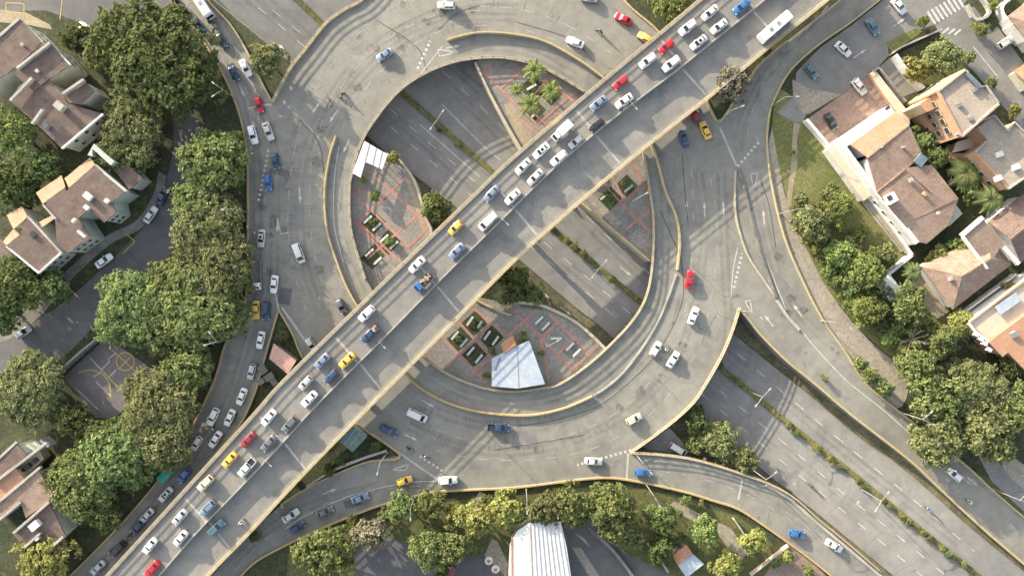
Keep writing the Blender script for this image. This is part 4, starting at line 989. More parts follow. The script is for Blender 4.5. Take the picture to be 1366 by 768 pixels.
for i in range(4):
    for k in range(nseg): F_.append((i * nseg + k, i * nseg + (k + 1) % nseg, (i + 1) * nseg + (k + 1) % nseg, (i + 1) * nseg + k))
HELM.add(V, F_)
HELMET = HELM.mesh('helmet', PAINT['black'], True)
def make_rider():
    root = put('person', RIDER); put('helmet', HELMET, root); return root
PROTO['motorcycle'] = make_motorcycle(); RIDER_P = make_rider()

CAT = {'sedan': 'car', 'sedan_roof': 'car', 'hatch': 'car', 'suv': 'car', 'van': 'van', 'pickup': 'pickup truck', 'pickup_load': 'pickup truck', 'box_truck': 'truck', 'minibus': 'bus', 'open_truck': 'truck', 'loaded_truck': 'truck'}
GF, GS, GR, GP = 'vehicles on the flyover', 'vehicles on the curved left street', 'vehicles on the roundabout and its ramps', 'parked cars beside the houses'
# px, py, type, colour, label [, angle]; flyover cars follow the deck
FLY = [
 (946,19,'sedan','white','topmost white sedan on the outer flyover lane, at the upper end'),
 (916,39,'suv','white','white car on the flyover just beyond the tree crown at its top edge'),
 (888,64,'hatch','red','red car nearest the flyover top end, between two white cars in the outer lane'),
 (863,83,'suv','white','white car on the flyover between the two small red cars of the outer lane'),
 (827,112,'hatch','red','small red car on the flyover beside a white sedan and a median lamp'),
 (798,139,'sedan','bluegrey','blue grey sedan on the flyover behind the long white box truck, passing the palm square'),
 (749,177,'box_truck','white','long white box truck on the outer lane of the flyover above the palm square'),
 (722,202,'sedan_roof','white','white sedan with a dark sunroof right in front of the long white box truck'),
 (698,223,'sedan','white','white sedan of the outer flyover lane two places ahead of the white box truck'),
 (656,259,'sedan','bluegrey','pale blue grey sedan on the flyover close to the bush beside the sunken highway'),
 (608,304,'hatch','yellow','yellow taxi on the outer flyover lane beside the square with the white canopy'),
 (557,353,'sedan','white','white car on the flyover alongside the loaded blue flatbed truck'),
 (490,418,'suv','white','white van like car on the flyover above the inner ramp, behind a blue pickup'),
 (431,481,'sedan','bluegrey','blue grey sedan on the outer flyover lane next to the pink roofed island'),
 (409,510,'hatch','silver','silver car with dark windscreen on the flyover level with the pink roofed hut'),
 (360,556,'sedan','white','white sedan on the outer flyover lane between the silver car and the dark red car'),
 (333,586,'sedan','wine','dark red sedan on the outer flyover lane just behind a yellow taxi'),
 (308,612,'sedan','yellow','yellow taxi in the lower left part of the flyover, ahead of the dark red sedan'),
 (276,643,'suv','cream','cream coloured car on the flyover following directly after the lower yellow taxi'),
 (242,688,'sedan','silver','silver sedan on the lower left flyover between the cream car and two white cars'),
 (202,726,'sedan','white','white sedan nearest the lower left end of the flyover, beside the red car'),
 (988,11,'sedan','blue','bright blue sedan at the top end of the flyover'),
 (958,37,'sedan','white','white sedan on the inner flyover lane directly below the bright blue sedan'),
 (931,58,'sedan_roof','white','white sedan with sunroof second below the bright blue sedan on the inner lane'),
 (894,87,'suv','white','large white car with roof rails beside a red car on the upper flyover'),
 (832,136,'sedan','white','white sedan standing right by the upper median lamp of the flyover'),
 (795,168,'hatch','black','black hatchback on the inner flyover lane, the darkest car of the upper half'),
 (768,190,'hatch','white','short white car on the flyover beside the long white box truck'),
 (745,212,'suv','white','white car with roof rails next to the white sedan with dark sunroof'),
 (714,237,'sedan','white','white sedan on the inner flyover lane, upper neighbour of the one by the white van'),
 (684,263,'sedan','white','white sedan on the inner flyover lane just above the plain white delivery van'),
 (651,296,'van','white','plain white delivery van on the inner flyover lane by the central median lamp'),
 (610,335,'sedan','bluegrey','slate blue sedan on the inner flyover lane below the yellow taxi and the white van'),
 (566,376,'loaded_truck','blue','flatbed truck with blue cab and a brown load in the middle of the flyover'),
 (495,445,'pickup_load','navy','dark blue pickup with a brown load beside the flyover lamp'),
 (464,480,'sedan','yellow','yellow taxi of the inner flyover lane close behind the loaded dark blue pickup'),
 (443,502,'hatch','navy','dark blue hatchback on the flyover just ahead of the inner lane yellow taxi'),
 (414,531,'sedan','white','bright white sedan in the inner flyover lane below the pink roofed hut'),
 (388,565,'suv','grey','dark grey car with roof rails on the flyover ahead of a bright white sedan'),
 (360,590,'sedan','grey','dark grey sedan on the inner flyover lane between grey suv and white pickup'),
 (331,622,'pickup','white','white pickup with dark load bed on the lower left flyover'),
 (279,676,'suv','bluegrey','blue grey car near the median at the flyover lower left, level with the teal car'),
 (243,716,'sedan','white','white sedan near the median on the lower left flyover, beyond the blue grey car'),
 (205,757,'sedan','red','red sedan cut by the bottom edge of the photo on the flyover'),
 (1030,40,'minibus','white','big white bus alone on the right carriageway of the flyover at the top'),
 (291,702,'suv','teal','long teal car on the right carriageway at the lower left of the flyover'),
]
RIGHT_DECK = {(1030,40), (291,702)}
GROUND = [
 # curved left street, from the top down
 (272,8,'minibus','white','long white minibus with dark windscreen at the top of the curved left street',-57,GS),
 (236,4,'hatch','black','black hatchback cut by the top edge beside the big dark tree',-55,GS),
 (253,21,'hatch','white','white hatchback between the big dark tree and the white minibus',-54,GS),
 (265,34,'sedan','navy','dark blue sedan close behind the white hatchback at the upper left street',-54,GS),
 (296,55,'sedan','navy','dark blue sedan alone between the minibus and two lower cars on the upper left street',-60,GS),
 (313,98,'sedan','navy','dark blue sedan beside a white sedan near the double armed lamp',-68,GS),
 (329,92,'sedan','white','white sedan beside a dark blue sedan above the small red car',-62,GS),
 (347,141,'hatch','red','small red car at the yellow kerb tip where the left street meets the roundabout',-75,GS),
 (339,181,'suv','white','white car with roof rails at the orange kerb of the left street',-75,GS),
 (359,176,'sedan','white','long white sedan right below the small red car',-68,GS),
 (369,216,'hatch','navy','dark blue hatchback in the tree shadow above the bright blue car',-80,GS),
 (359,244,'hatch','blue','bright blue hatchback in the tree shadow at the left of the roundabout',-82,GS),
 (350,318,'sedan_roof','white','white sedan with dark sunroof by the orange kerb left of the white van',-94,GS),
 (400,338,'van','white','white van driving alone on the left side of the roundabout',-70,GR),
 (344,367,'open_truck','white','truck with white cab and grey open bed beside the trees',-90,GS),
 (367,379,'sedan','white','white sedan driving right beside the grey bedded truck',-98,GS),
 (343,413,'sedan','yellow','yellow taxi behind the grey bedded truck at the left kerb',-90,GS),
 (357,414,'suv','navy','dark blue car with roof rails next to the yellow taxi on the left street',-92,GS),
 (349,453,'sedan','white','white sedan between the pink roofed hut and the left trees',-100,GS),
 (456,408,'hatch','grey','grey car about to pass below the flyover beside the inner ramp wall',-65,GR),
 (416,459,'hatch','silver','silver hatchback partly under the flyover edge at the left',-60,GR),
 (337,495,'hatch','silver','silver hatchback on the lower left street below the pink roofed hut',-105,GS),
 (324,528,'sedan','white','white sedan at the yellow kerb where the lower left street narrows beside the flyover',-112,GS),
 (286,555,'suv','white','white car with roof rails at the tree side of the lower left street',-118,GS),
 (308,556,'sedan','white','white sedan beside the flyover, right of the white car with roof rails',-115,GS),
 (289,585,'sedan','white','white sedan near the flyover edge two cars below the narrowing',-122,GS),
 (264,590,'hatch','white','white hatchback close to the olive tree crown on the lower left street',-122,GS),
 (247,633,'hatch','blue','blue hatchback next to the green awning on the lower left street',-130,GS),
 (223,658,'sedan_roof','white','white sedan with dark sunroof just below the green awning',-132,GS),
 (198,686,'sedan','silver','silver sedan on the lower left street under the edge of the big tree',-135,GS),
 (185,702,'hatch','navy','dark blue hatchback half under the big tree at the lower left',-135,GS),
 (159,730,'suv','black','black car with roof rails on the lower left street near the bottom',-136,GS),
 (133,755,'sedan','silver','silver sedan at the very bottom of the lower left street',-137,GS),
 # roundabout
 (596,9,'suv','white','white car with roof rails at the top of the roundabout with a long shadow',178,GR),
 (514,75,'sedan','bluegrey','blue grey sedan alone on the upper left curve of the roundabout',212,GR),
 (831,27,'sedan','red','red sedan at the top right of the roundabout beside the tree island kerb',152,GR),
 (860,52,'hatch','yellow','yellow taxi partly hidden by the top end of the flyover',150,GR),
 (767,58,'sedan','white','white sedan on the top right curve of the roundabout',157,GR),
 (785,-1,'sedan','white','white sedan cut by the top edge of the photo, above the roundabout',172,GR),
 (925,154,'hatch','wine','dark red hatchback coming out from below the flyover on the right',118,GR),
 (940,175,'sedan','yellow','yellow taxi beside the dark red hatchback right of the flyover',112,GR),
 (911,186,'sedan','navy','dark blue sedan beside the lit patch right of the flyover',108,GR),
 (919,373,'sedan','red','bright red sedan on the right side of the roundabout',80,GR),
 (924,421,'sedan','white','white sedan directly below the bright red sedan',70,GR),
 (874,465,'hatch','white','white hatchback left of a white sedan at the lower right of the roundabout',58,GR),
 (897,479,'sedan','white','white sedan right of a white hatchback at the lower right of the roundabout',58,GR),
 (845,558,'hatch','cream','cream hatchback with a long shadow at the lower right outer curve',28,GR),
 (791,614,'sedan','white','white sedan at the bottom of the roundabout above the rounded garden tree',-5,GR),
 (856,629,'hatch','blue','bright blue hatchback entering the exit road at the kerb tip',-2,GR),
 (665,569,'pickup','navy','dark blue pickup at the bottom of the roundabout below the pavilion',-2,GR),
 (557,553,'van','white','white van at the bottom left of the roundabout, right of the flyover',-25,GR),
 (519,573,'suv','navy','dark blue car with roof rails at the island kerb below the flyover',-27,GR),
 (540,640,'hatch','yellow','yellow taxi on the bottom left road below the island tip',18,GR),
 (598,639,'suv','white','white car with roof rails at the kerb where bottom left road and roundabout meet',5,GR),
 (481,663,'sedan','bluegrey','blue grey sedan on the bottom left road behind the yellow taxi',20,GR),
 (434,681,'sedan','grey','dark grey sedan in the middle of the bottom left road',24,GR),
 (389,686,'sedan','white','white sedan on the bottom left road beside the flyover edge',32,GR),
 (398,702,'hatch','navy','dark blue hatchback by the orange kerb of the bottom left road',32,GR),
 (1061,710,'hatch','blue','bright blue hatchback on the exit road at the lower right',-10,GR),
 (1111,726,'sedan','white','white sedan on the exit road at the lower right, ahead of a blue hatchback',-32,GR),
 (1271,632,'hatch','white','white hatchback peeking out under the large tree at the lower right',140,GR),
 # parked and small streets
 (120,41,'pickup','white','white pickup parked at the top left between the street and the big dark tree',150,GP),
 (203,287,'sedan','white','white sedan parked at the kerb of the shaded side street, upper one of two',55,GP),
 (141,348,'sedan','white','white sedan parked at the kerb of the shaded side street, lower one of two',36,GP),
 (219,262,'sedan','navy','dark blue car in the shade at the upper end of the side street',62,GP),
 (34,443,'hatch','silver','silver hatchback half hidden by leaves at the left edge of the side street',35,GP),
 (1197,10,'sedan','white','white sedan at the top right waiting near the zebra crossing',-50,GP),
 (1162,37,'sedan','teal','grey teal sedan at the top right above the other cars of the side street',-58,GP),
 (1123,67,'sedan','white','white sedan in the middle of the top right side street',-42,GP),
 (1081,97,'hatch','teal','teal hatchback close to the yellow kerb at the top right',-48,GP),
 (1144,117,'suv','white','white car with roof rails parked on the brick court of the terracotta house',-52,GP),
 (1107,163,'sedan','black','black sedan parked on the brick court of the terracotta house',-58,GP),
 (1339,58,'suv','white','white car with roof rails parked in the yard at the far top right',32,GP),
 (605,754,'hatch','wine','dark red hatchback parked at the bottom edge beside the round garden trees',60,GP),
 (904,598,'van','white','white van parked on the pale paved triangle below the roundabout',-32,GP),
]
RW = random.Random(5)
def car_mats(ty, col):
    if col == 'white': col = RW.choice(('white', 'white', 'offwhite', 'offwhite', 'dusty'))
    return {'body': PAINT[col], 'bed_rail': PAINT[col]}
for px, py, ty, col, lab in FLY:
    right = (px, py) in RIGHT_DECK
    z = fly_z(px, py) + (0 if not right else 0)
    a = fly_angle(px, py) + (0 if right else pi)
    place(PROTO[ty], W(px, py, z + 0.006), a + R(random.uniform(-2, 2)), lab, CAT[ty], GF, random.uniform(0.97, 1.03), car_mats(ty, col))
for px, py, ty, col, lab, ang, g in GROUND:
    z = 0.006
    if g == GP and ty: z = G1 + 0.03
    if (px, py) == (904, 598): z = LOW + 0.3
    place(PROTO[ty], W(px, py, z), R(ang + random.uniform(-1.5, 1.5)), lab, CAT[ty], g, random.uniform(0.97, 1.03), car_mats(ty, col))
MOTO = [
 (457,128,225,0,'cloth_dark','black motorcycle alone on the upper left curve of the roundabout','rider in dark clothes alone on the upper left curve of the roundabout'),
 (799,43,155,0,'cloth_blue','motorcycle beside the white sedan on the top right curve','rider in a blue jacket near the white sedan on the top right curve'),
 (282,32,-55,0,'cloth_dark','motorcycle between the white minibus and the dark blue sedans at the upper left','rider in dark clothes between the minibus and the dark blue sedans'),
 (328,446,-92,0,'cloth_orange','motorcycle at the left kerb below the yellow taxi','rider in an orange vest at the left kerb below the yellow taxi'),
 (285,572,-118,0,'cloth_pale','motorcycle between the white cars of the lower left street','rider in a pale shirt between the white cars of the lower left street'),
 (173,714,-136,0,'cloth_red','motorcycle under the big tree just above the black car','rider in a red shirt under the big tree just above the black car'),
 (323,695,0,1,'cloth_pale','motorcycle on the right carriageway of the flyover ahead of the teal car','rider in a pale shirt on the flyover ahead of the teal car'),
 (547,597,-25,0,'cloth_dark','left motorcycle of the pair waiting below the white van','rider in dark clothes, left of the pair waiting below the white van'),
 (569,608,-28,0,'cloth_pale','right motorcycle of the pair waiting below the white van','rider in a pale shirt, right of the pair waiting below the white van'),
 (888,465,60,0,'cloth_pale','motorcycle between the white hatchback and white sedan at the lower right','rider in a pale shirt between two white cars at the lower right'),
 (1081,647,-38,2,'cloth_dark','motorcycle on the left carriageway of the sunken highway at the lower right','rider in dark clothes on the left carriageway of the highway'),
 (1237,678,142,2,'cloth_blue','motorcycle on the right carriageway of the highway near the planted median','rider in a blue jacket on the right carriageway of the highway'),
 (1291,668,140,0,'cloth_pale','motorcycle on the right hand ramp near the white hatchback under the tree','rider in a pale shirt on the ramp near the white hatchback'),
 (932,148,110,0,'cloth_dark','motorcycle close beside the dark red hatchback under the flyover edge','rider in dark clothes beside the dark red hatchback under the flyover edge'),
]
for px, py, ang, lvl, cl, lm_, lp in MOTO:
    z = 0.0 if lvl == 0 else (fly_z(px, py) if lvl == 1 else hz(px, py)); a = R(ang) if lvl != 1 else fly_angle(px, py)
    p = W(px, py, z + 0.006)
    place(PROTO['motorcycle'], p, a, lm_, 'motorcycle', 'motorcycles in the traffic')
    if 'person' not in USED_PROTO and not USED_PROTO & {RIDER_P.name}:
        r_ = place(RIDER_P, p, a, lp, 'person', 'riders on motorcycles')
    else: r_ = dup(RIDER_P, p, a, lp, 'person', 'riders on motorcycles')
    r_.material_slots[0].link = 'OBJECT'; r_.material_slots[0].material = M[cl]
# ------------------------------------------------------------------ houses
def house(name, label, px, py, cat='house'):
    p = W(px, py, GZ); return thing(name, (p.x, p.y, GZ), label, cat)
def zlist(pts, z, g=(0.0, 0.0)):
    return [z + (p[0] - pts[0][0]) * g[0] + (p[1] - pts[0][1]) * g[1] for p in pts]
def block(root, pts, z, roof_mat, wall_mat, g=(0.0, 0.0), th=0.28, inset=0.35, z0=None, roof=True, wall=True):
    """one roof plane (photo outline at roof height) on walls down to the ground; g = slope in metres per pixel"""
    zs = zlist(pts, z, g); P = [W(a, b, c) for (a, b), c in zip(pts, zs)]
    if sum(P[i - 1].x * P[i].y - P[i].x * P[i - 1].y for i in range(len(P))) < 0: P = P[::-1]
    n = len(P); z0 = GZ - 0.3 if z0 is None else z0
    if roof:
        vs, fs = cdt([p.xy for p in P])
        def zat(v): return min(P, key=lambda q: (q.xy - v).length_squared).z
        mb = MB(); k = len(vs)
        mb.add([(v.x, v.y, zat(v)) for v in vs] + [(v.x, v.y, zat(v) - th) for v in vs], [tuple(f) for f in fs] + [tuple(i + k for i in f[::-1]) for f in fs])
        mb.add([tuple(p) for p in P] + [(p.x, p.y, p.z - th) for p in P], [(i, (i + 1) % n, n + (i + 1) % n, n + i) for i in range(n)])
        mb.build('roof', roof_mat, root)
    if wall:
        c = []
        for i in range(n):                                   # inset corner
            a, b, d_ = P[i - 1], P[i], P[(i + 1) % n]
            t1 = (b - a).xy.normalized(); t2 = (d_ - b).xy.normalized()
            n1 = Vector((-t1.y, t1.x)); n2 = Vector((-t2.y, t2.x)); m_ = (n1 + n2)
            m_ = m_ / max(0.35, m_.length_squared / 2) if m_.length > 1e-6 else n1
            c.append((b.x + m_.x * inset, b.y + m_.y * inset, b.z - th - 0.01))
        mb = MB(); mb.add([(q[0], q[1], z0) for q in c] + c, [(i, (i + 1) % n, n + (i + 1) % n, n + i) for i in range(n)])
        mb.build('wall', wall_mat, root)
    return P
def gable(root, quad, ze, zr, roof_mat, wall_mat, t=0.5, hip=0.0, over=0.0, mats2=None):
    """pitched roof: ridge parallel to quad[0]-quad[1], a fraction t of the way to quad[3]-quad[2]"""
    q = [W(a, b, ze) for a, b in quad]
    a = q[0].lerp(q[3], t); b = q[1].lerp(q[2], t); r0 = a.lerp(b, hip); r1 = b.lerp(a, hip); r0.z = r1.z = zr
    dn = Vector((0, 0, -0.25))
    def slab(pts, m):
        mb = MB(); n = len(pts)
        mb.add(pts + [p + dn for p in pts], [tuple(range(n)), tuple(n + i for i in range(n))[::-1]] + [(i, (i + 1) % n, n + (i + 1) % n, n + i) for i in range(n)])
        mb.build('roof', m, root)
    slab([q[0], q[1], r1, r0], mats2 or roof_mat); slab([q[2], q[3], r0, r1], roof_mat)
    if hip > 0: slab([q[1], q[2], r1], roof_mat); slab([q[3], q[0], r0], roof_mat)
    c = sum(q, Vector()) / 4; f = [p + (c - p).normalized() * 0.6 for p in q]
    mb = MB(); n = 4
    V = [(p.x, p.y, GZ - 0.3) for p in f] + [(p.x, p.y, ze - 0.02) for p in f]
    F_ = [(i, (i + 1) % 4, 4 + (i + 1) % 4, 4 + i) for i in range(4)]
    if hip == 0:
        e0 = f[0].lerp(f[3], t); e1 = f[1].lerp(f[2], t); V += [(e0.x, e0.y, zr - 0.3), (e1.x, e1.y, zr - 0.3)]
        F_ += [(7, 4, 8), (5, 6, 9)]
    mb.add(V, F_); mb.build('wall', wall_mat, root)
    mb = MB(); mb.ribbon([r0, r1], 0.35, 0.16, base=-0.08); mb.build('ridge', roof_mat, root)
def edge_wall(root, pts, z, mat, w=0.35, h=0.5, name='parapet', z0=None):
    """wall along a line of roof-level pixels; z = top"""
    P = [W(a, b, z) for a, b in pts]; mb = MB()
    mb.ribbon([Vector((p.x, p.y, (z - h) if z0 is None else z0)) for p in P], w, h if z0 is None else z - z0); return mb.build(name, mat, root)
def windows(root, a, b, zr, zs, n, w=1.0, h=1.2, out=0.0, frame='white_wall', u0=0.12, u1=0.88):
    """n windows per storey on the wall below the roof line a-b (pixels at height zr)"""
    A, B = W(a[0], a[1], zr), W(b[0], b[1], zr); t = (B - A); ang = atan2(t.y, t.x); t = t.xy.normalized(); nr = Vector((t.y, -t.x))
    mid = A.lerp(B, 0.5).xy; rl = root.location.xy
    if nr.dot(mid - rl) < 0: nr = -nr
    for z in zs:
        for i in range(n):
            u = u0 + (u1 - u0) * ((i + 0.5) / n); p = A.lerp(B, u).xy - nr * (0.33 - out)
            mb = MB(); mb.box((p.x, p.y, z), (w, 0.14, h), ang); fr = mb.build('window', M[frame], root)
            q = p + nr * 0.06; mb = MB(); mb.box((q.x, q.y, z), (w - 0.16, 0.06, h - 0.16), ang); mb.build('pane', M['window_dark'], fr)
def rbox(root, name, px, py, z, size, ang, mat):
    p = W(px, py, z); mb = MB(); mb.box((p.x, p.y, z), size, R(ang)); return mb.build(name, mat, root)

BT, TT, RT, CT = M['brown_tiles'], M['sunlit_tiles'], M['rose_tiles'], M['clay_tiles']
GS_ = (-0.012, -0.014)      # roofs fall towards the lower right
A = house('terraced_house', 'stepped brown roofed terrace at the top left beside the big dark tree', 62, 110)
block(A, [(-40,82),(25,25),(56,56),(22,90),(0,104),(-20,125)], 8.6, BT, M['cream_wall'], (-0.006, -0.010))
block(A, [(22,91),(66,57),(94,87),(65,106),(45,122),(20,100)], 8.2, BT, M['cream_wall'], (-0.008, -0.010))
block(A, [(13,134),(26,114),(42,105),(66,107),(83,125),(90,138),(137,152),(82,198),(48,165)], 7.6, BT, M['cream_wall'], (-0.006, -0.010))
block(A, [(83,125),(111,106),(126,122),(108,139),(92,137)], 7.9, BT, M['cream_wall'], (-0.006, -0.008))
for ln in ([(-8,54),(25,25)],[(22,91),(66,57)],[(13,134),(42,104)],[(83,125),(111,106)],[(42,165),(56,146)]): edge_wall(A, ln, 8.9, M['concrete'], 0.6, 0.9)
edge_wall(A, [(25,25),(56,56)], 8.3, M['sage_wall'], 0.4, 0.5); edge_wall(A, [(66,57),(94,87)], 7.9, M['sage_wall'], 0.4, 0.5)
edge_wall(A, [(137,152),(82,198)], 7.2, M['white_wall'], 0.4, 0.6)
rbox(A, 'chimney', 80, 142, 8.0, (2.2, 1.6, 1.3), -40, M['concrete'])
windows(A, (25,25), (56,56), 8.3, (2.2, 5.2), 3); windows(A, (66,57), (94,87), 7.9, (2.2, 5.0), 3); windows(A, (137,152), (82,198), 7.0, (2.2, 5.0), 3)
B = house('terraced_house', 'brown roofed terrace with sunlit tan roof strips beside the shaded side street', 95, 275)
block(B, [(91,251),(126,220),(160,250),(167,256),(150,268),(154,284),(139,297),(117,279),(104,292),(84,272)], 7.6, BT, M['sage_wall'], (-0.006, -0.009))
block(B, [(56,272),(86,250),(104,291),(121,316),(90,338),(76,326),(73,290)], 7.3, BT, M['sage_wall'], (-0.006, -0.009))
block(B, [(26,313),(37,290),(50,300),(81,337),(51,364),(8,328)], 7.0, BT, M['sage_wall'], (-0.006, -0.009))
block(B, [(152,226),(169,218),(190,238),(172,253)], 5.4, BT, M['sage_wall'], (-0.004, -0.006))
block(B, [(86,238),(120,210),(127,220),(92,251)], 6.6, TT, M['cream_wall'], (0.02, 0.065), wall=False)
block(B, [(48,257),(82,234),(87,249),(57,272)], 6.3, TT, M['cream_wall'], (0.02, 0.065), wall=False)
block(B, [(9,287),(29,275),(37,289),(18,306)], 6.2, TT, M['cream_wall'], (0.02, 0.06))
block(B, [(4,322),(18,305),(26,313),(9,328)], 6.1, TT, M['cream_wall'], (0.02, 0.06), wall=False)
block(B, [(52,296),(72,286),(74,290),(56,303)], 6.6, TT, M['cream_wall'], (0.02, 0.06), wall=False)
block(B, [(-6,310),(4,322),(32,352),(22,362),(-10,335)], 5.2, BT, M['concrete'], (0.0, 0.0))
edge_wall(B, [(37,289),(82,338)], 7.5, M['concrete'], 0.45, 0.8); edge_wall(B, [(8,328),(51,364),(81,337)], 6.9, M['white_wall'], 0.4, 0.7)
edge_wall(B, [(57,273),(74,292)], 7.6, M['concrete'], 0.45, 0.8); edge_wall(B, [(126,220),(168,255)], 7.5, M['sage_wall'], 0.5, 0.8); edge_wall(B, [(120,208),(124,195),(150,218)], 7.4, M['sage_wall'], 1.2, 0, z0=GZ)
for px, py, s_ in ((118,262,(1.9,1.4,1.0)),(116,277,(1.2,0.9,.8)),(143,268,(1.0,0.9,.8)),(99,294,(0.6,1.0,.8)),(109,312,(2.2,.5,.7))): rbox(B, 'roof_vent', px, py, 7.6, s_, -40, M['white_wall'])
rbox(B, 'skylight', 44, 313, 7.15, (1.4, 1.2, .3), -40, M['window_dark'])
windows(B, (51,364), (81,337), 6.7, (2.0, 4.6), 3, frame='cream_wall'); windows(B, (90,338), (121,316), 6.7, (2.0, 4.6), 3, frame='cream_wall'); windows(B, (139,297), (154,284), 6.9, (2.0, 4.6), 2, frame='cream_wall'); windows(B, (160,250), (126,220), 7.0, (2.0, 4.6), 3, frame='cream_wall')
J = house('terraced_house', 'brown roofed terrace with pale party walls at the lower left edge', 30, 660)
block(J, [(-40,650),(20,590),(36,605),(-20,658)], 6.4, BT, M['cream_wall'], (-0.004, -0.008))
block(J, [(-20,658),(0,640),(20,624),(34,640),(0,667),(-20,685)], 6.0, CT, M['ochre_wall'], (-0.004, -0.008))
block(J, [(-20,690),(50,626),(72,660),(64,670),(34,690),(27,668),(0,690),(-20,705)], 6.2, RT, M['cream_wall'], (-0.004, -0.008))
block(J, [(17,711),(65,669),(86,712),(61,736),(52,718),(32,730)], 5.8, BT, M['cream_wall'], (-0.004, -0.008))
for ln in ([(-20,628),(22,589)],[(-10,645),(62,590)],[(-10,676),(53,623)],[(-10,700),(27,669)],[(17,711),(65,669)],[(32,730),(53,711)],[(61,736),(84,715)]): edge_wall(J, ln, 6.7, M['concrete'], 0.55, 0.9)
for k in range(4):
    edge_wall(J, [(26 + k * 9, 596 - k * 3), (38 + k * 9, 606 - k * 3 - 2)], 4.2, M['sage_wall'], 0.6, 3.0, 'stair_wall')
for k in range(3): rbox(J, 'window', 29 + k * 9, 628 - k * 7, 4.0, (.9, 1.0, 1.2), 45, M['window_dark'])
block(J, [(16,630),(50,596),(58,612),(30,640)], 3.2, M['terrace_tile'], M['ochre_wall'])
rbox(J, 'water_tank', 47, 700, 6.4, (2.4, 1.7, 1.1), 40, M['white_wall']); rbox(J, 'roof_vent', 50, 717, 6.2, (.9, .9, .9), 40, M['white_wall'])

C = house('villa', 'large terracotta roofed villa with long white boundary walls beside the lawn', 1205, 230)
block(C, [(1134,193),(1195,149),(1213,166),(1157,210)], 5.2, CT, M['white_wall'], (0.022, 0.030), inset=0.5)  # lighter tiles than the other slopes: sunlight painted into this face
block(C, [(1157,211),(1186,189),(1208,225),(1170,256)], 6.2, RT, M['white_wall'], (-0.010, -0.012))
block(C, [(1186,189),(1213,167),(1231,207),(1208,226)], 6.3, RT, M['white_wall'], (-0.010, -0.014))
block(C, [(1170,255),(1208,224),(1243,220),(1279,265),(1222,292),(1190,280)], 5.9, RT, M['white_wall'], (-0.006, -0.008))
block(C, [(1190,280),(1222,290),(1279,265),(1264,302),(1236,325),(1224,322)], 5.7, RT, M['white_wall'], (-0.010, -0.012))
edge_wall(C, [(1123,192),(1191,146)], 5.0, M['white_wall'], 2.4, 0, z0=GZ); edge_wall(C, [(1122,190),(1166,250),(1224,324)], 5.2, M['white_wall'], 1.0, 0, z0=GZ)
block(C, [(1103,200),(1114,190),(1166,258),(1152,268)], 2.6, M['terrace_tile'], M['white_wall'], inset=0.1)
block(C, [(1152,268),(1166,258),(1216,326),(1206,336)], 1.4, M['dirt_path'], M['white_wall'], inset=0.1)
rbox(C, 'skylight', 1228, 214, 6.1, (2.2, 2.6, .5), -40, M['blue_glass']); rbox(C, 'roof_vent', 1233, 259, 6.0, (.9, .8, .5), -40, M['terracotta_wall'])
rbox(C, 'chimney', 1188, 265, 6.4, (2.2, 2.2, 1.6), 30, M['white_wall']); rbox(C, 'flue', 1187, 264, 7.25, (1.1, 1.1, .1), 30, M['window_dark'])
for ln, z_ in (([(1157,211),(1213,167)], 6.42), ([(1170,256),(1208,225)], 6.1), ([(1208,225),(1243,256)], 6.02)): edge_wall(C, ln, z_, RT, 0.35, 0.3, 'ridge')
for px, py, s_ in ((1176,196,(.5,.5,.9)),(1215,240,(.9,.9,.5)),(1252,284,(.6,.6,.8)),(1205,196,(.7,.5,.6))): rbox(C, 'roof_vent', px, py, 6.3, s_, 20, M['concrete'])
rbox(C, 'flue', 1184, 144, 5.0, (1.2, .6, .1), 33, M['window_dark'])
block(C, [(1258,288),(1276,274),(1284,285),(1266,302)], 2.8, M['sage_wall'], M['sage_wall'])
block(C, [(1160,98),(1168,94),(1212,150),(1214,166),(1196,150)], 1.2, M['terrace_tile'], M['terracotta_wall'], inset=0.05)
windows(C, (1166,250), (1224,322), 5.3, (2.4,), 4, out=0.9)
D = house('apartment_house', 'tall ochre and terracotta apartment house with flat grey brown roof at the upper right', 1285, 140, 'apartment house')
block(D, [(1252,120),(1288,93),(1333,139),(1284,182)], 11.5, M['flat_roof'], M['terracotta_wall'], inset=0.05)
edge_wall(D, [(1252,121),(1288,93)], 12.1, M['ochre_wall'], 0.5, 0, 'facade', GZ); edge_wall(D, [(1288,93),(1310,116),(1316,114),(1333,138)], 12.1, M['concrete'], 0.35, 0.9)
edge_wall(D, [(1333,139),(1284,182),(1278,178)], 12.1, M['concrete'], 0.45, 0.9); edge_wall(D, [(1284,182),(1252,121)], 12.0, M['terracotta_wall'], 0.4, 0.7)
edge_wall(D, [(1291,98),(1308,117)], 12.4, M['blue_glass'], 0.8, 0.5, 'skylight')
windows(D, (1252,121), (1288,93), 11.5, (2.0, 4.8, 7.6, 10.2), 4, 1.3, 1.3, 0.62, 'cream_wall'); windows(D, (1284,182), (1252,121), 11.5, (2.2, 5.2, 8.2), 4, 1.5, 1.5, 0.6, 'cream_wall')
block(D, [(1226,140),(1252,120),(1262,138),(1236,150)], 8.0, CT, M['ochre_wall'], (0.0, 0.0), inset=0.05)
block(D, [(1228,152),(1262,138),(1280,180),(1250,176)], 4.4, CT, M['terracotta_wall'], inset=0.05)
E = house('apartment_house', 'lower grey roofed apartment house with orange walls, below the tall ochre one', 1335, 200, 'apartment house')
block(E, [(1304,170),(1327,155),(1346,175),(1353,163),(1378,185),(1378,232),(1346,252),(1302,203),(1318,188)], 8.6, M['flat_roof'], M['terracotta_wall'], (0.002, 0.0), inset=0.05)
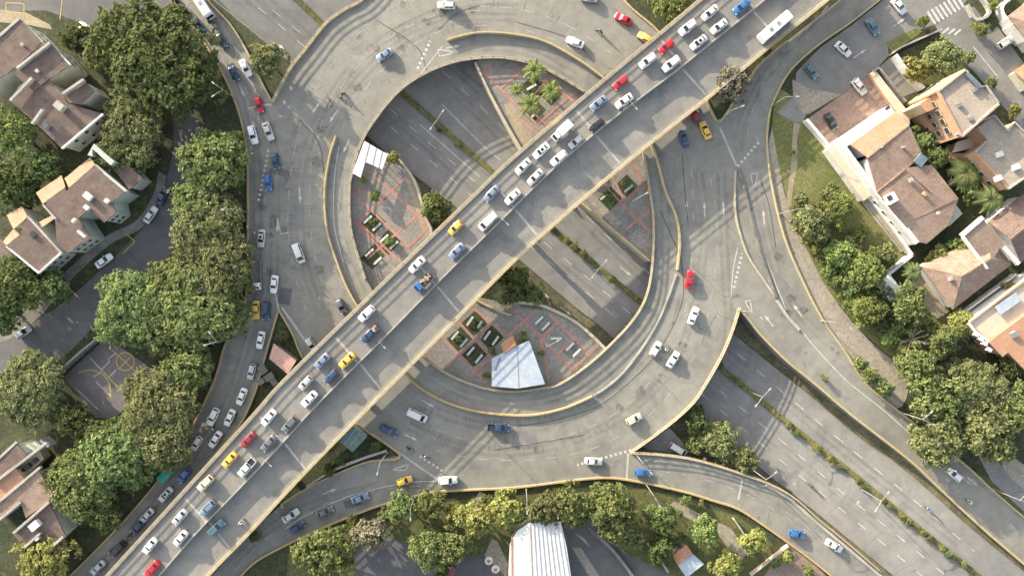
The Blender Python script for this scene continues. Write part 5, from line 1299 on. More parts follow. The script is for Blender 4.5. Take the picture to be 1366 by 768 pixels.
for ln in ([(1313,160),(1327,154),(1345,175)],[(1346,176),(1354,163),(1378,188)],[(1302,203),(1317,188)],[(1346,252),(1378,230)]): edge_wall(E, ln, 9.2, M['concrete'], 0.35, 0.9)
edge_wall(E, [(1346,252),(1302,203)], 9.0, M['terracotta_wall'], 0.4, 0.6)
block(E, [(1276,190),(1312,178),(1304,196),(1270,204)], 4.0, M['terrace_tile'], M['terracotta_wall'], inset=0.05)
block(E, [(1258,204),(1302,205),(1310,216),(1266,212)], 3.4, CT, M['ochre_wall'], inset=0.05)
for px, py in ((1333,206),(1355,223),(1331,238)): rbox(E, 'roof_vent', px, py, 9.0, (1.5, 1.2, .8), 20, M['white_wall'])
windows(E, (1346,252), (1302,203), 8.6, (2.2, 5.2), 3, 1.4, 1.4, 0.62, 'cream_wall')
Fh = house('bungalow', 'brown hip roofed bungalow with white ridge walls right of the villa', 1290, 360)
gable(Fh, [(1228,355),(1318,312),(1350,352),(1271,413)], 3.6, 6.6, RT, M['white_wall'], 0.48, 0.28)
block(Fh, [(1286,316),(1312,293),(1339,322),(1318,358)], 6.4, RT, M['white_wall'], (-0.008, -0.012), wall=False)
edge_wall(Fh, [(1286,316),(1318,358)], 6.7, M['white_wall'], 0.4, 0.9); edge_wall(Fh, [(1284,314),(1312,290)], 6.7, M['white_wall'], 0.8, 0.9)
F2 = house('bungalow', 'dark brown pitched roof at the right edge beside the brown hip roofed bungalow', 1350, 310)
gable(F2, [(1318,296),(1366,258),(1410,310),(1362,350)], 5.0, 7.6, BT, M['white_wall'], 0.45, 0.0)
edge_wall(F2, [(1340,330),(1360,352)], 6.0, M['white_wall'], 0.9, 0.9)
G = house('house', 'house with sunny beige roof terrace and clay roof at the right edge', 1345, 440)
block(G, [(1293,430),(1348,389),(1400,352),(1440,366),(1319,454)], 5.2, M['terrace_tile'], M['white_wall'], inset=0.1)
block(G, [(1319,456),(1400,396),(1440,460),(1420,520),(1366,492),(1345,470),(1338,476)], 6.2, CT, M['terracotta_wall'], (0.0, -0.004))
edge_wall(G, [(1293,431),(1300,440),(1319,456)], 5.7, M['white_wall'], 0.5, 0.6); edge_wall(G, [(1294,429),(1348,388),(1400,350)], 5.7, M['ochre_wall'], 0.4, 0.6)
for px, py in ((1302,446),(1308,452),(1313,458),(1319,466)): rbox(G, 'roof_vent', px, py, 5.4, (1.1, .8, .8), -30, M['white_wall'])
rbox(G, 'canopy', 1345, 405, 5.9, (6.0, 2.2, .12), 35, M['pale_roof'])
windows(G, (1319,456), (1366,492), 5.2, (2.2,), 4, 1.2, 1.2, 0.5, 'cream_wall')
Ht = house('house', 'house with pink brown roof and white wall in the far top right corner', 1356, 30)
gable(Ht, [(1345,22),(1400,-20),(1440,30),(1380,66)], 4.0, 5.6, RT, M['white_wall'], 0.5, 0.2)
edge_wall(Ht, [(1354,30),(1372,52)], 3.4, M['white_wall'], 1.6, 0, z0=GZ)
Hb = house('shed', 'small red roofed shed at the right edge below the parked white car', 1356, 100, 'shed')
gable(Hb, [(1353,95),(1372,82),(1392,108),(1372,122)], 2.8, 3.6, M['rust_roof'], M['cream_wall'], 0.5, 0.0)
Kr = house('carport', 'white framed glass carport beside the path of the bungalow', 1190, 382, 'carport')
block(Kr, [(1168,378),(1186,364),(1204,388),(1188,402)], 2.8, M['white_wall'], M['white_wall'], inset=1.0)
for px, py in ((1178,377),(1186,385),(1192,393)): rbox(Kr, 'glass_panel', px, py, 2.86, (1.5, 1.1, .06), -40, M['blue_glass'])
Kh = house('warehouse', 'white corrugated roof warehouse at the bottom edge, half covered by yellowish trees', 718, 740, 'warehouse')
P_ = block(Kh, [(676,810),(680,725),(690,708),(706,697),(748,695),(756,730),(768,810)], 5.0, M['white_roof'], M['cream_wall'], inset=0.4)
for k in range(9):
    x0 = 713 + k * 5.2; mb = MB(); a, b = W(706 + k * 5.1, 699, 5.0), W(711 + k * 6.8, 810, 5.0)
    mb.ribbon([a, b], 0.28, 0.16, base=0.0); mb.build('roof_rib', M['white_roof'], Kh)
for a, b in (((683,716),(684,810)),((706,702),(711,810))):
    mb = MB(); mb.ribbon([W(a[0], a[1], 5.0), W(b[0], b[1], 5.0)], 0.45, 0.05, base=0.004); mb.build('rust_strip', M['rust_roof'], Kh)
L_ = house('shed', 'small shed with half orange and half pale grey roof among the gardens at the bottom', 917, 745, 'shed')
block(L_, [(897,741),(916,726),(924,738),(904,753)], 3.4, M['rust_roof'], M['cream_wall']); block(L_, [(904,753),(924,738),(939,752),(916,770)], 3.1, M['pale_roof'], M['cream_wall'])
wp = house('canopy', 'angular white canopy roof on posts at the edge of the upper left sunken square', 492, 212, 'canopy'); wp.location.z = PZ
block(wp, [(486,188),(517,206),(510,226),(487,216),(481,237),(470,231)], PZ + 3.4, M['white_roof'], M['white_wall'], wall=False)
for a, b in (((493,192),(487,215)),((502,197),(497,220)),((510,202),(505,224))): edge_wall(wp, [a, b], PZ + 3.46, M['metal_grey'], 0.15, 0.06, 'roof_seam')
for px, py in ((488,192),(513,207),(508,222),(486,212),(480,232),(473,229)):
    p = W(px, py, PZ + 3.2); mb = MB(); mb.tube([(p.x, p.y, PZ), (p.x, p.y, PZ + 3.2)], 0.1, 6); mb.build('post', M['metal_grey'], wp)
pv = house('pavilion', 'pavilion with large pale blue grey roof in the lower sunken square', 690, 488, 'pavilion'); pv.location.z = PZ
block(pv, [(656,478),(688,462),(706,454),(727,512),(690,518),(656,515)], PZ + 2.9, M['pale_roof'], M['white_wall'], z0=PZ - 0.1)
edge_wall(pv, [(660,494),(667,477)], PZ + 3.0, M['blue_glass'], 0.35, 0.08, 'roof_strip')
edge_wall(pv, [(690,463),(692,517)], PZ + 2.95, M['metal_grey'], 0.12, 0.06, 'roof_seam')
kb = house('kiosk', 'small brown red roofed kiosk touching the pavilion', 678, 464, 'kiosk'); kb.location.z = PZ
block(kb, [(668,458),(684,447),(689,460),(672,471)], PZ + 3.2, M['rust_roof'], M['cream_wall'], z0=PZ - 0.1)
ph = house('hut', 'small hut with flat pink roof on the left island beside the flyover', 377, 478, 'hut')
block(ph, [(365,458),(395,481),(384,499),(359,478)], 3.4, M['pink_roof'], M['concrete_dark'])
for px, py, s_ in ((352,492,(1.5,1.9,1.0)),(360,502,(2.2,1.3,0.8)),(350,508,(1.3,1.1,1.2)),(366,508,(1.2,1.7,.7))):
    p = W(px, py, 0); mb = MB(); mb.box((p.x, p.y, GZ + s_[2] / 2), s_, R(35)); mb.box((p.x, p.y, GZ + s_[2] + .06), (s_[0] + .3, s_[1] + .3, .12), R(35)); o = mb.build('crate', M['concrete_dark'])
    tag(o, {352: 'grey box crate leftmost below the pink roofed hut', 360: 'wide grey box crate in the middle of the yard below the pink roofed hut', 350: 'small tall grey box crate lowest in the yard by the pink roofed hut', 366: 'low grey box crate nearest the flyover below the pink roofed hut'}[px], 'crate', 'crates in the island yard')
gg = house('greenhouse', 'dark green glass roofed shelter on the island just below the flyover', 472, 584, 'shelter')
block(gg, [(469,567),(490,582),(470,603),(454,589)], 2.8, M['green_glass'], M['sage_wall'])
for a, b in (((474,572),(459,593)),((480,576),(465,598))): edge_wall(gg, [a, b], 2.86, M['sage_wall'], 0.12, 0.06, 'roof_seam')
aw = house('awning', 'bright green awning at the tree edge of the lower left street', 226, 632, 'awning')
block(aw, [(208,638),(230,616),(238,623),(216,645)], 2.6, M['green_awning'], M['green_awning'], (0.004, 0.004), 0.1, wall=False)
for px, py in ((213,640),(233,619),(239,624),(220,643)):
    p = W(px, py, 2.4); mb = MB(); mb.tube([(p.x, p.y, GZ), (p.x, p.y, 2.4)], 0.06, 6); mb.build('post', M['metal_grey'], aw)
rbox(A, 'roof_vent', 50, 95, 8.2, (.8, .8, .6), -40, M['concrete']); rbox(A, 'roof_vent', 30, 60, 8.6, (.7, .7, .6), -40, M['concrete']); rbox(A, 'water_tank', 62, 168, 7.5, (1.3, 1.3, 1.0), -40, M['metal_grey'])
for px, py in ((1280,140),(1300,120),(1295,158)): rbox(D, 'roof_vent', px, py, 11.8, (1.0, .8, .7), 30, M['metal_grey'])
rbox(Fh, 'roof_vent', 1268, 372, 5.6, (.7, .7, .9), 20, M['concrete']); rbox(G, 'water_tank', 1352, 446, 6.5, (1.3, 1.3, .9), 30, M['metal_grey'])
# free-standing garden walls
def gwall(label, pts, h=1.8, w=0.4, mat='white_wall'):
    barrier('garden_wall', 'wall', label, pts, M[mat], w, h, part='wall', base=GZ - 0.1, zf=lambda a, b: 0)
gwall('long white garden wall between the lawn and the villa walkway', [(1072,162),(1104,200),(1142,250),(1180,298),(1211,340)], 2.0, 0.6)
gwall('white garden wall from the villa corner to the glass carport', [(1212,340),(1190,358),(1170,374)], 1.8, 0.8)
gwall('white garden wall bordering the tree garden beside the driveway', [(1189,77),(1204,98),(1216,112),(1226,121)], 2.2, 0.7)
gwall('dark grey wall between brick court and driveway', [(1161,97),(1168,93),(1204,138)], 1.6, 0.5, 'concrete_dark')
gwall('grey garden wall along the top right side street corner', [(1186,74),(1202,64),(1252,42)], 1.5, 0.4, 'concrete')
gwall('white angular garden wall in the top right corner', [(1352,-5),(1330,16),(1352,50),(1366,70)], 1.8, 0.6)
gwall('pale planter wall around the small garden bed by the zebra crossing', [(1288,8),(1300,28),(1318,18),(1305,-6)], 0.9, 0.7, 'concrete')
gwall('white wall beside the narrow lawn strip of the bungalow', [(1276,420),(1350,366)], 1.6, 0.4)
gwall('thin pale wall in the garden below the exit road at the bottom', [(977,690),(992,712),(1003,735)], 1.4, 0.3, 'concrete')
gwall('grey slanting garden wall right of the white warehouse', [(795,710),(820,735),(845,768)], 1.4, 0.7, 'concrete_dark')
gwall('grey garden wall left of the small orange roofed shed', [(864,724),(878,742),(890,760)], 1.4, 0.5, 'concrete')
gwall('brown edge wall of the corner garden below the exit road', [(1000,765),(1022,748),(1050,726)], 1.0, 0.4, 'terrace_tile')
gwall('dark fence wall along the shaded sports court and street', [(80,500),(110,472),(142,446)], 2.2, 0.5, 'concrete_dark')

# ------------------------------------------------------------------ street lamps
def lamp_proto(name, h, arms, head=0.75):
    root = bpy.data.objects.new(name, None); COL.objects.link(root)
    mb = MB(); mb.tube([(0, 0, 0), (0, 0, h * .5), (0, 0, h)], [.12, .10, .07], 8); mb.build('pole', M['metal_grey'], root)
    mb = MB(); mb.tube([(0, 0, 0), (0, 0, .35)], .24, 8); mb.build('base', M['concrete'], root)
    for ln, a in arms:
        c, s_ = cos(R(a)), sin(R(a)); mb = MB()
        mb.tube([(0, 0, h - .3), (c * ln * .5, s_ * ln * .5, h + .05), (c * ln, s_ * ln, h + .15)], .075, 6); ar = mb.build('arm', M['metal_grey'], root)
        mb = MB(); e = ln + head * .45
        mb.box((c * e, s_ * e, h + .17), (head, .30, .12), R(a)); mb.box((c * e, s_ * e, h + .08), (head * .7, .26, .06), R(a)); mb.build('lamp_head', M['lamp_cover'], root)
    return root
LP2 = lamp_proto('street_lamp', 9.0, ((2.2, 0), (2.2, 180))); LP1 = lamp_proto('street_lamp', 9.0, ((2.4, 0),)); LPV = lamp_proto('street_lamp', 9.0, ((2.3, 35), (2.3, -35)))
LG = 'street lamps of the interchange'
LAMPS = [  # proto, base px, z, direction, label
 (LP2, 588,172, None, 55, 'double armed lamp on the highway median inside the roundabout, upper left of the flyover'),
 (LP2, 793,360, None, 50, 'double armed lamp on the highway median inside the roundabout, right of the flyover'),
 (LP2, 1150,653, None, 55, 'double armed lamp on the planted highway median at the lower right'),
 (LP2, 1000,522, None, 50, 'double armed lamp on the highway median just outside the roundabout'),
 (LPV, 318,134, 0, 180, 'double armed lamp at the orange kerb beside the big dark tree'),
 (LP1, 333,284, 0, 185, 'single armed lamp at the orange kerb beside the olive tree'),
 (LPV, 310,452, 0, 160, 'double armed lamp at the kerb where the left street bends'),
 (LP1, 1041,285, 0, 5, 'lamp on the right ramp kerb beside the bright green trees'),
 (LP1, 1096,428, 0, -25, 'lamp on the right ramp kerb beside the tan footpath'),
 (LPV, 1202,550, 0, 10, 'double armed lamp on the right ramp kerb at the edge of the large tree'),
 (LPV, 1325,652, 0, 20, 'double armed lamp at the lower right edge beside the paved path'),
 (LP1, 1028,143, 0, 0, 'lamp on the ramp kerb at the upper end of the lawn'),
 (LP1, 960,160, 0, 20, 'lamp on the pointed island with the grey brown bush'),
 (LP1, 984,414, 0, -30, 'lamp at the kerb tip between roundabout and right ramp'),
 (LP1, 517,603, 0, 255, 'lamp at the green roofed island above the bottom left road'),
 (LP1, 555,660, 0, 270, 'lamp below the orange kerb among the bright green trees at the bottom left'),
 (LP1, 849,606, 0, -50, 'lamp at the kerb tip of the exit road beside the blue hatchback'),
 (LP1, 862,646, 0, -60, 'lamp at the lower kerb of the exit road beside the rounded garden tree'),
 (LP1, 702,652, 0, 270, 'lamp at the lower kerb above the white warehouse'),
 (LP1, 840,272, PZ, 30, 'lamp in the small sunken square right of the flyover'),
 (LP1, 728,458, PZ, 30, 'lamp in the lower sunken square right of the pavilion'),
 (LP1, 1004,626, 0, 40, 'lamp at the highway verge beside the olive bushes below the roundabout'),
]
for pr, px, py, z, a, lab in LAMPS:
    z = hz(px, py) if z is None else z
    place(pr, W(px, py, z), R(a), lab, 'street lamp', LG)
FLL = [(833,147,'topmost median lamp of the flyover, beside a white sedan'),(673,291,'median lamp in the middle of the flyover, beside the white delivery van'),(510,452,'median lamp of the flyover beside the dark blue loaded pickup'),(376,603,'median lamp of the flyover at the lower left below the dark grey sedan')]
for px, py, lab in FLL:
    a = fly_angle(px, py); j = min(range(NF), key=lambda q: (fl[q].lerp(fr[q], fm[q]) - Vector((px, py))).length_squared)
    t = PM[j + 1] - PM[j]; sd = Vector((-t.y, t.x, 0)).normalized() * 0.18
    place(LP1, PM[j] + sd + Vector((0, 0, 0.6)), a - pi / 2, lab, 'street lamp', LG, 0.85)

# ------------------------------------------------------------------ trees and shrubs
def leaf_mesh(name, seed, n_lobe, n_sub, n_leaf, leaf, flat=0.6, lobe_r=0.30, mat=None):
    """crown of radius 1 around (0,0,0.62): lobes > clumps > leaf faces, with gaps between the lobes"""
    rr = random.Random(seed); V = []; F_ = []
    lobes = []; p1, p2, p3 = rr.uniform(0, 6), rr.uniform(0, 6), rr.uniform(0, 6)
    def edge(a): return 0.90 + 0.10 * sin(2 * a + p1) + 0.09 * sin(3 * a + p2) + 0.06 * sin(5 * a + p3)
    for i in range(n_lobe):
        u = (i + 0.5) / n_lobe; ph = i * 2.39996 + rr.uniform(-.4, .4)
        rad = (0.86 - lobe_r * 0.5) * math.sqrt(u) * rr.uniform(0.85, 1.1) * edge(ph); z = flat * math.sqrt(max(0, 1 - rad * rad)) * rr.uniform(0.55, 1.02)
        lobes.append((Vector((rad * cos(ph), rad * sin(ph), z)), lobe_r * rr.uniform(0.7, 1.25)))
    for i in range(n_lobe // 3):                             # lower ring that closes the crown from the side
        ph = rr.uniform(0, 2 * pi); rad = rr.uniform(0.55, 0.85) * edge(ph)
        lobes.append((Vector((rad * cos(ph), rad * sin(ph), rr.uniform(-0.15, 0.15))), lobe_r * rr.uniform(.7, 1.0)))
    for c, lr in lobes:
        for j in range(n_sub):
            a = rr.uniform(0, 2 * pi); zz = rr.uniform(-0.45, 1.0); q = math.sqrt(1 - zz * zz) if abs(zz) < 1 else 0
            dv = Vector((q * cos(a), q * sin(a), zz)); sc = c + Vector((dv.x * lr, dv.y * lr, dv.z * lr * 0.75)) * rr.uniform(0.75, 1.08)
            cr = lr * rr.uniform(0.22, 0.40)
            for k in range(n_leaf):
                p = sc + Vector((rr.gauss(0, .5), rr.gauss(0, .5), rr.gauss(0, .4))) * cr
                nrm = (dv * 0.9 + Vector((rr.gauss(0, .6), rr.gauss(0, .6), rr.gauss(0, .6) + 0.35))).normalized()
                t = nrm.orthogonal().normalized(); b = nrm.cross(t); an = rr.uniform(0, 2 * pi)
                t, b = t * cos(an) + b * sin(an), b * cos(an) - t * sin(an); s_ = leaf * rr.uniform(0.6, 1.4)
                m_ = len(V); V += [p - t * s_, p - b * s_ * .55 + nrm * s_ * .12, p + t * s_, p + b * s_ * .55 + nrm * s_ * .12]; F_.append((m_, m_ + 1, m_ + 2, m_ + 3))
    me = bpy.data.meshes.new(name); me.from_pydata([(v.x, v.y, v.z + 0.62) for v in V], [], F_); me.materials.append(mat or M['leaf_mid']); me.update(); return me
def trunk_mesh(name, seed, bare=False):
    rr = random.Random(seed); mb = MB()
    mb.tube([(0, 0, -0.1), (.01, 0, .2), (.02, .01, .45)], [.075, .055, .045], 8)
    for i in range(9 if bare else 6):
        a = i * 2.4 + rr.uniform(-.3, .3); l = rr.uniform(.5, .8)
        pts = [(.02, .01, .36 + i * .012), (cos(a) * l * .45, sin(a) * l * .45, .62), (cos(a) * l, sin(a) * l, .85 + rr.uniform(-.1, .2))]
        mb.tube(pts, [.035, .02, .007], 5)
        for k in range(4 if bare else 2):
            b = a + rr.uniform(-1, 1); q = Vector(pts[1]).lerp(Vector(pts[2]), rr.uniform(.2, .9)); mb.tube([q, q + Vector((cos(b) * .22, sin(b) * .22, rr.uniform(.02, .16)))], [.012, .004], 4)
    return mb.mesh(name, M['dry_wood'] if bare else M['bark'], True)
TRUNK = [trunk_mesh('trunk', s_) for s_ in (1, 2, 3)]
SIZES = {'big': [leaf_mesh('crown', 10 + s_, 46, 17, 19, .036, .58, .21) for s_ in range(3)],
         'med': [leaf_mesh('crown', 20 + s_, 23, 14, 16, .058, .66, .30) for s_ in range(3)],
         'small': [leaf_mesh('crown', 30 + s_, 10, 12, 14, .095, .74, .42) for s_ in range(2)]}
TP = {}
def tree_proto(size, k):
    if (size, k) not in TP:
        root = bpy.data.objects.new('tree' if size != 'small' else 'shrub', None); COL.objects.link(root)
        put('trunk' if size != 'small' else 'stem', TRUNK[k % 3], root); put('crown' if size != 'small' else 'foliage', SIZES[size][k], root); TP[(size, k)] = root
    return TP[(size, k)]
TN = [0]
def tree(px, py, rpx, leaf, label, zbase=None, zs=None, group='trees around the interchange', cat=None):
    rm = rpx * CAM_H / FPX * (0.90 if (py > 640 or px > 1050) else 1.05)
    size = 'big' if rm > 8.5 else 'med' if rm > 3.6 else 'small'
    if zs is None: zs = 0.52 if rm > 11 else 0.60 if rm > 8.5 else 0.72 if rm > 6.5 else 0.85 if rm > 5 else 1.0
    zb = GZ if zbase is None else zbase
    k = TN[0] % len(SIZES[size]); TN[0] += 1
    c = W(px, py, zb + rm * zs * 0.95)
    o = place(tree_proto(size, k), (c.x, c.y, zb), random.uniform(0, 6.28), label, cat or ('tree' if size != 'small' else 'shrub'), group, rm, {'crown': M[leaf], 'foliage': M[leaf]})
    o.scale = (rm, rm * random.uniform(.92, 1.08), rm * zs); return o
TREES = [
 (205,586,30,'leaf_mid','green tree crown overhanging the green awning from behind'),
 (205,72,84,'leaf_dark','biggest dark green tree between the top left terrace and the curved street'),
 (262,112,36,'leaf_dark','dark tree crown on the right flank of the biggest top left tree'),
 (172,180,52,'leaf_olive','dull olive tree between the two brown roofed terraces'),
 (18,178,36,'leaf_bright','bright yellow green tree at the left edge between the terraces'),
 (18,245,38,'leaf_dark','dark green tree at the left edge left of the tan roof strips'),
 (60,222,24,'leaf_dark','small dark tree in the gap between the two left terraces'),
 (285,212,44,'leaf_mid','leafy green tree between shaded alley and orange kerb, with palms in front'),
 (276,300,54,'leaf_olive','olive tree overhanging the orange kerb at the left street'),
 (284,352,56,'leaf_olive','broad olive tree at the left street level with the grey bedded truck'),
 (228,372,36,'leaf_mid','green tree joining the rounded tree and the broad olive tree'),
 (306,424,28,'leaf_olive','olive tree at the orange kerb beside the yellow taxi'),
 (256,268,32,'leaf_mid','green tree just below the leafy tree with palms'),
 (150,612,44,'leaf_mid','green tree in the middle of the large lower left tree mass'),
 (222,598,34,'leaf_olive','olive tree beside the two white cars above the green awning'),
 (172,412,54,'leaf_mid','rounded green tree over the end of the shaded side street'),
 (252,412,66,'leaf_mid','large green tree beside the sports court and left street'),
 (38,520,58,'leaf_olive','large pale olive tree at the left edge beside the sports court'),
 (212,548,62,'leaf_olive','large olive tree right of the sports court'),
 (250,490,32,'leaf_mid','mid green tree tucked in at the bend of the left street'),
 (105,648,62,'leaf_mid','very large green tree in front of the lower left terrace'),
 (172,604,50,'leaf_dark','dark green tree behind the green awning'),
 (140,688,29,'leaf_dark','dark tree crown overhanging the lower left street above the black car'),
 (62,752,46,'leaf_yellow','yellowish tree at the bottom left corner'),
 (100,560,24,'leaf_dark','dark bush like tree below the sports court'),
 (22,380,40,'leaf_dark','dark shaded tree below the lower brown terrace at the left edge'),
 (72,384,24,'leaf_dark','small shaded tree between terrace corner and side street'),
 (6,420,26,'leaf_dark','dark tree at the left edge above the half hidden silver hatchback'),
 (100,52,18,'leaf_dark','small dark tree at the top left terrace corner beside the white pickup'),
 (357,82,24,'leaf_olive','small grey green tree on the verge between left street and sunken highway'),
 (432,738,50,'leaf_mid','broad bright tree at the bottom left below the orange kerb'),
 (492,712,28,'leaf_dry','brownish thin tree beside the broad bright tree at the bottom left'),
 (534,676,26,'leaf_mid','green tree at the orange kerb below the yellow taxi'),
 (574,672,27,'leaf_mid','green tree at the orange kerb right of the lamp at the bottom'),
 (572,735,34,'leaf_mid','round green tree at the bottom centre left, left one of a touching pair'),
 (604,728,30,'leaf_mid','round green tree at the bottom centre left, right one of a touching pair'),
 (608,690,22,'leaf_yellow','yellow green small tree above the forked garden path'),
 (634,690,30,'leaf_yellow','yellow tree just left of the white warehouse'),
 (676,684,32,'leaf_yellow','yellow green tree hanging over the left end of the white warehouse'),
 (726,680,30,'leaf_olive','olive tree hanging over the upper end of the white warehouse'),
 (672,662,16,'leaf_mid','small green tree at the orange kerb above the white warehouse'),
 (766,676,34,'leaf_mid','fresh green tree between the warehouse and the large rounded tree'),
 (820,684,46,'leaf_mid','large rounded tree below the bottom of the roundabout'),
 (836,714,26,'leaf_olive','olive yellow crown on the lower side of the large rounded tree'),
 (884,692,28,'leaf_dark','dark green tree left of the bright single garden tree'),
 (880,735,24,'leaf_dark','dark tree left of the small orange roofed shed'),
 (940,706,25,'leaf_bright','bright green single tree in the garden below the exit road'),
 (970,752,24,'leaf_yellow','yellow green tree at the bottom edge right of the orange roofed shed'),
 (1004,722,22,'leaf_yellow','yellow tree in the pointed garden below the exit road'),
 (130,582,28,'leaf_dark','dark tree between the sports court and the lower left tree mass'),
 (1120,274,23,'leaf_bright','brightest green round tree on the lawn'),
 (1084,300,32,'leaf_olive','green tree on the lawn closest to the right ramp'),
 (1118,338,24,'leaf_bright','green tree on the lawn below the small bright ones'),
 (1152,362,33,'leaf_bright','bright green tree left of the glass carport'),
 (1160,412,27,'leaf_bright','green tree between the tan path and the glass carport'),
 (1212,404,33,'leaf_mid','green tree directly below the glass carport'),
 (1180,340,18,'leaf_olive','olive tree on the lawn near the white garden wall'),
 (1256,456,28,'leaf_mid','green tree below the bungalow yard'),
 (1280,432,22,'leaf_yellow','yellowish tree between bungalow and roof terrace'),
 (1222,486,30,'leaf_mid','green tree at the upper left rim of the large tree group'),
 (1250,530,46,'leaf_mid','fresh green left part of the large tree group at the lower right'),
 (1305,520,54,'leaf_olive','largest olive tree of the group at the lower right'),
 (1252,590,44,'leaf_olive','olive tree at the lower left of the large tree group, over the ramp'),
 (1318,578,50,'leaf_olive','olive tree at the lower edge of the large tree group'),
 (1358,540,40,'leaf_mid','green tree at the right edge beside the largest olive tree'),
 (1350,490,22,'leaf_dark','dark tree at the right edge below the clay roof'),
 (1258,76,32,'leaf_olive','wide olive tree in the walled garden at the upper right'),
 (1222,92,20,'leaf_yellow','yellowish shrub tree in the walled garden at the upper right'),
 (1308,40,12,'leaf_bright','small bright tree in the planter by the zebra crossing'),
 (1236,190,15,'leaf_mid','small green tree between villa and orange walls, upper one'),
 (1250,208,18,'leaf_mid','green tree between villa and orange walls, lower one'),
 (1292,256,18,'leaf_mid','green tree in the narrow garden behind the villa'),
 (1275,330,16,'leaf_bright','bright green tree at the villa corner above the bungalow'),
 (1250,338,16,'leaf_yellow','yellow green tree casting shade on the bungalow roof'),
 (898,10,28,'leaf_bright','round pale green tree at the top edge beside the flyover'),
 (976,112,28,'leaf_dry','grey brown bush like tree on the pointed island right of the flyover'),
]
for t in TREES: tree(*t)
LOWTREES = [
 (205,586,30,'leaf_mid','green tree crown overhanging the green awning from behind'),
 (960,588,27,'leaf_olive','olive tree in the cutting below the lower right curve of the roundabout'),
 (992,612,22,'leaf_olive','olive tree in the cutting next to the exit road railing'),
 (928,591,15,'leaf_bright','small bright green tree in the triangle below the roundabout'),
 (930,562,18,'leaf_dark','dark bush at the kerb of the lower right curve'),
 (580,278,24,'leaf_mid','dark green round tree beside the highway left of the flyover'),
 (676,376,32,'leaf_dark','dark tree beside the flyover in front of the pavilion square'),
 (712,396,20,'leaf_mid','fresh green tree on the kerb of the pavilion square'),
 (500,262,8,'leaf_bright','small bright shrub in the upper left square below the white canopy'),
 (524,210,9,'leaf_yellow','yellowish shrub right of the white canopy'),
]
for t in LOWTREES: tree(*t, zbase=hz(t[0], t[1]) if t[2] > 9 else PZ)
o = thing('bare_tree', W(1208, 452, GZ), 'leafless pale tree beside the tan path', 'tree', 'trees around the interchange')
put('trunk', trunk_mesh('trunk', 8, True), o); o.scale = (5, 5, 5); o.children[0].matrix_parent_inverse = Matrix.Identity(4)
o = thing('bare_tree', W(1265, 232, GZ), 'leafless pale tree in the garden behind the villa', 'tree', 'trees around the interchange')
put('trunk', trunk_mesh('trunk', 9, True), o); o.scale = (4, 4, 4); o.children[0].matrix_parent_inverse = Matrix.Identity(4)
# shrubs
SG = 'shrubs along the roads and gardens'
SHRUBS = [(1052,568,'leaf_olive'),(1063,577,'leaf_mid'),(1090,598,'leaf_yellow'),(1108,612,'leaf_yellow'),(1120,622,'leaf_olive'),(1146,642,'leaf_mid'),(1152,648,'leaf_mid'),(1178,668,'leaf_olive'),(1186,674,'leaf_mid'),(1204,690,'leaf_mid'),(1212,696,'leaf_mid'),(1232,712,'leaf_mid'),(1240,718,'leaf_olive'),(1258,732,'leaf_mid'),(1266,738,'leaf_mid'),(1286,752,'leaf_olive'),
 (733,300,'leaf_yellow'),(757,320,'leaf_yellow'),(766,328,'leaf_yellow'),(777,338,'leaf_olive'),(818,373,'leaf_mid'),(586,172,'leaf_olive'),(612,192,'leaf_olive'),(985,510,'leaf_yellow'),(960,488,'leaf_olive')]
MED_T = ['first','second','third','fourth','fifth','sixth','seventh','eighth','ninth','tenth','eleventh','twelfth','thirteenth','fourteenth','fifteenth','sixteenth']
for i, (px, py, lf) in enumerate(SHRUBS):
    col = {'leaf_olive': 'olive', 'leaf_mid': 'green', 'leaf_yellow': 'yellowish'}[lf]
    if i < 16: lab = f'{col} shrub on the lower right highway median, {MED_T[i]} from the roundabout'
    else: lab = {733:'yellowish shrub on the highway median closest to the flyover on its right', 757:'yellowish shrub on the median second from the flyover', 766:'yellowish shrub on the median third from the flyover', 777:'olive shrub on the median above the double armed lamp',
        818:'green shrub on the median by the inner rim of the roundabout', 586:'olive shrub at the foot of the upper left highway lamp', 612:'olive shrub on the median above the barred shadow', 985:'yellowish shrub on the median where the highway leaves the roundabout', 960:'olive shrub on the median right at the outer roundabout edge'}[px]
    tree(px, py, random.uniform(5.0, 7.0), lf, lab, zbase=hz(px, py) + 0.15, zs=0.75, group=SG, cat='shrub')
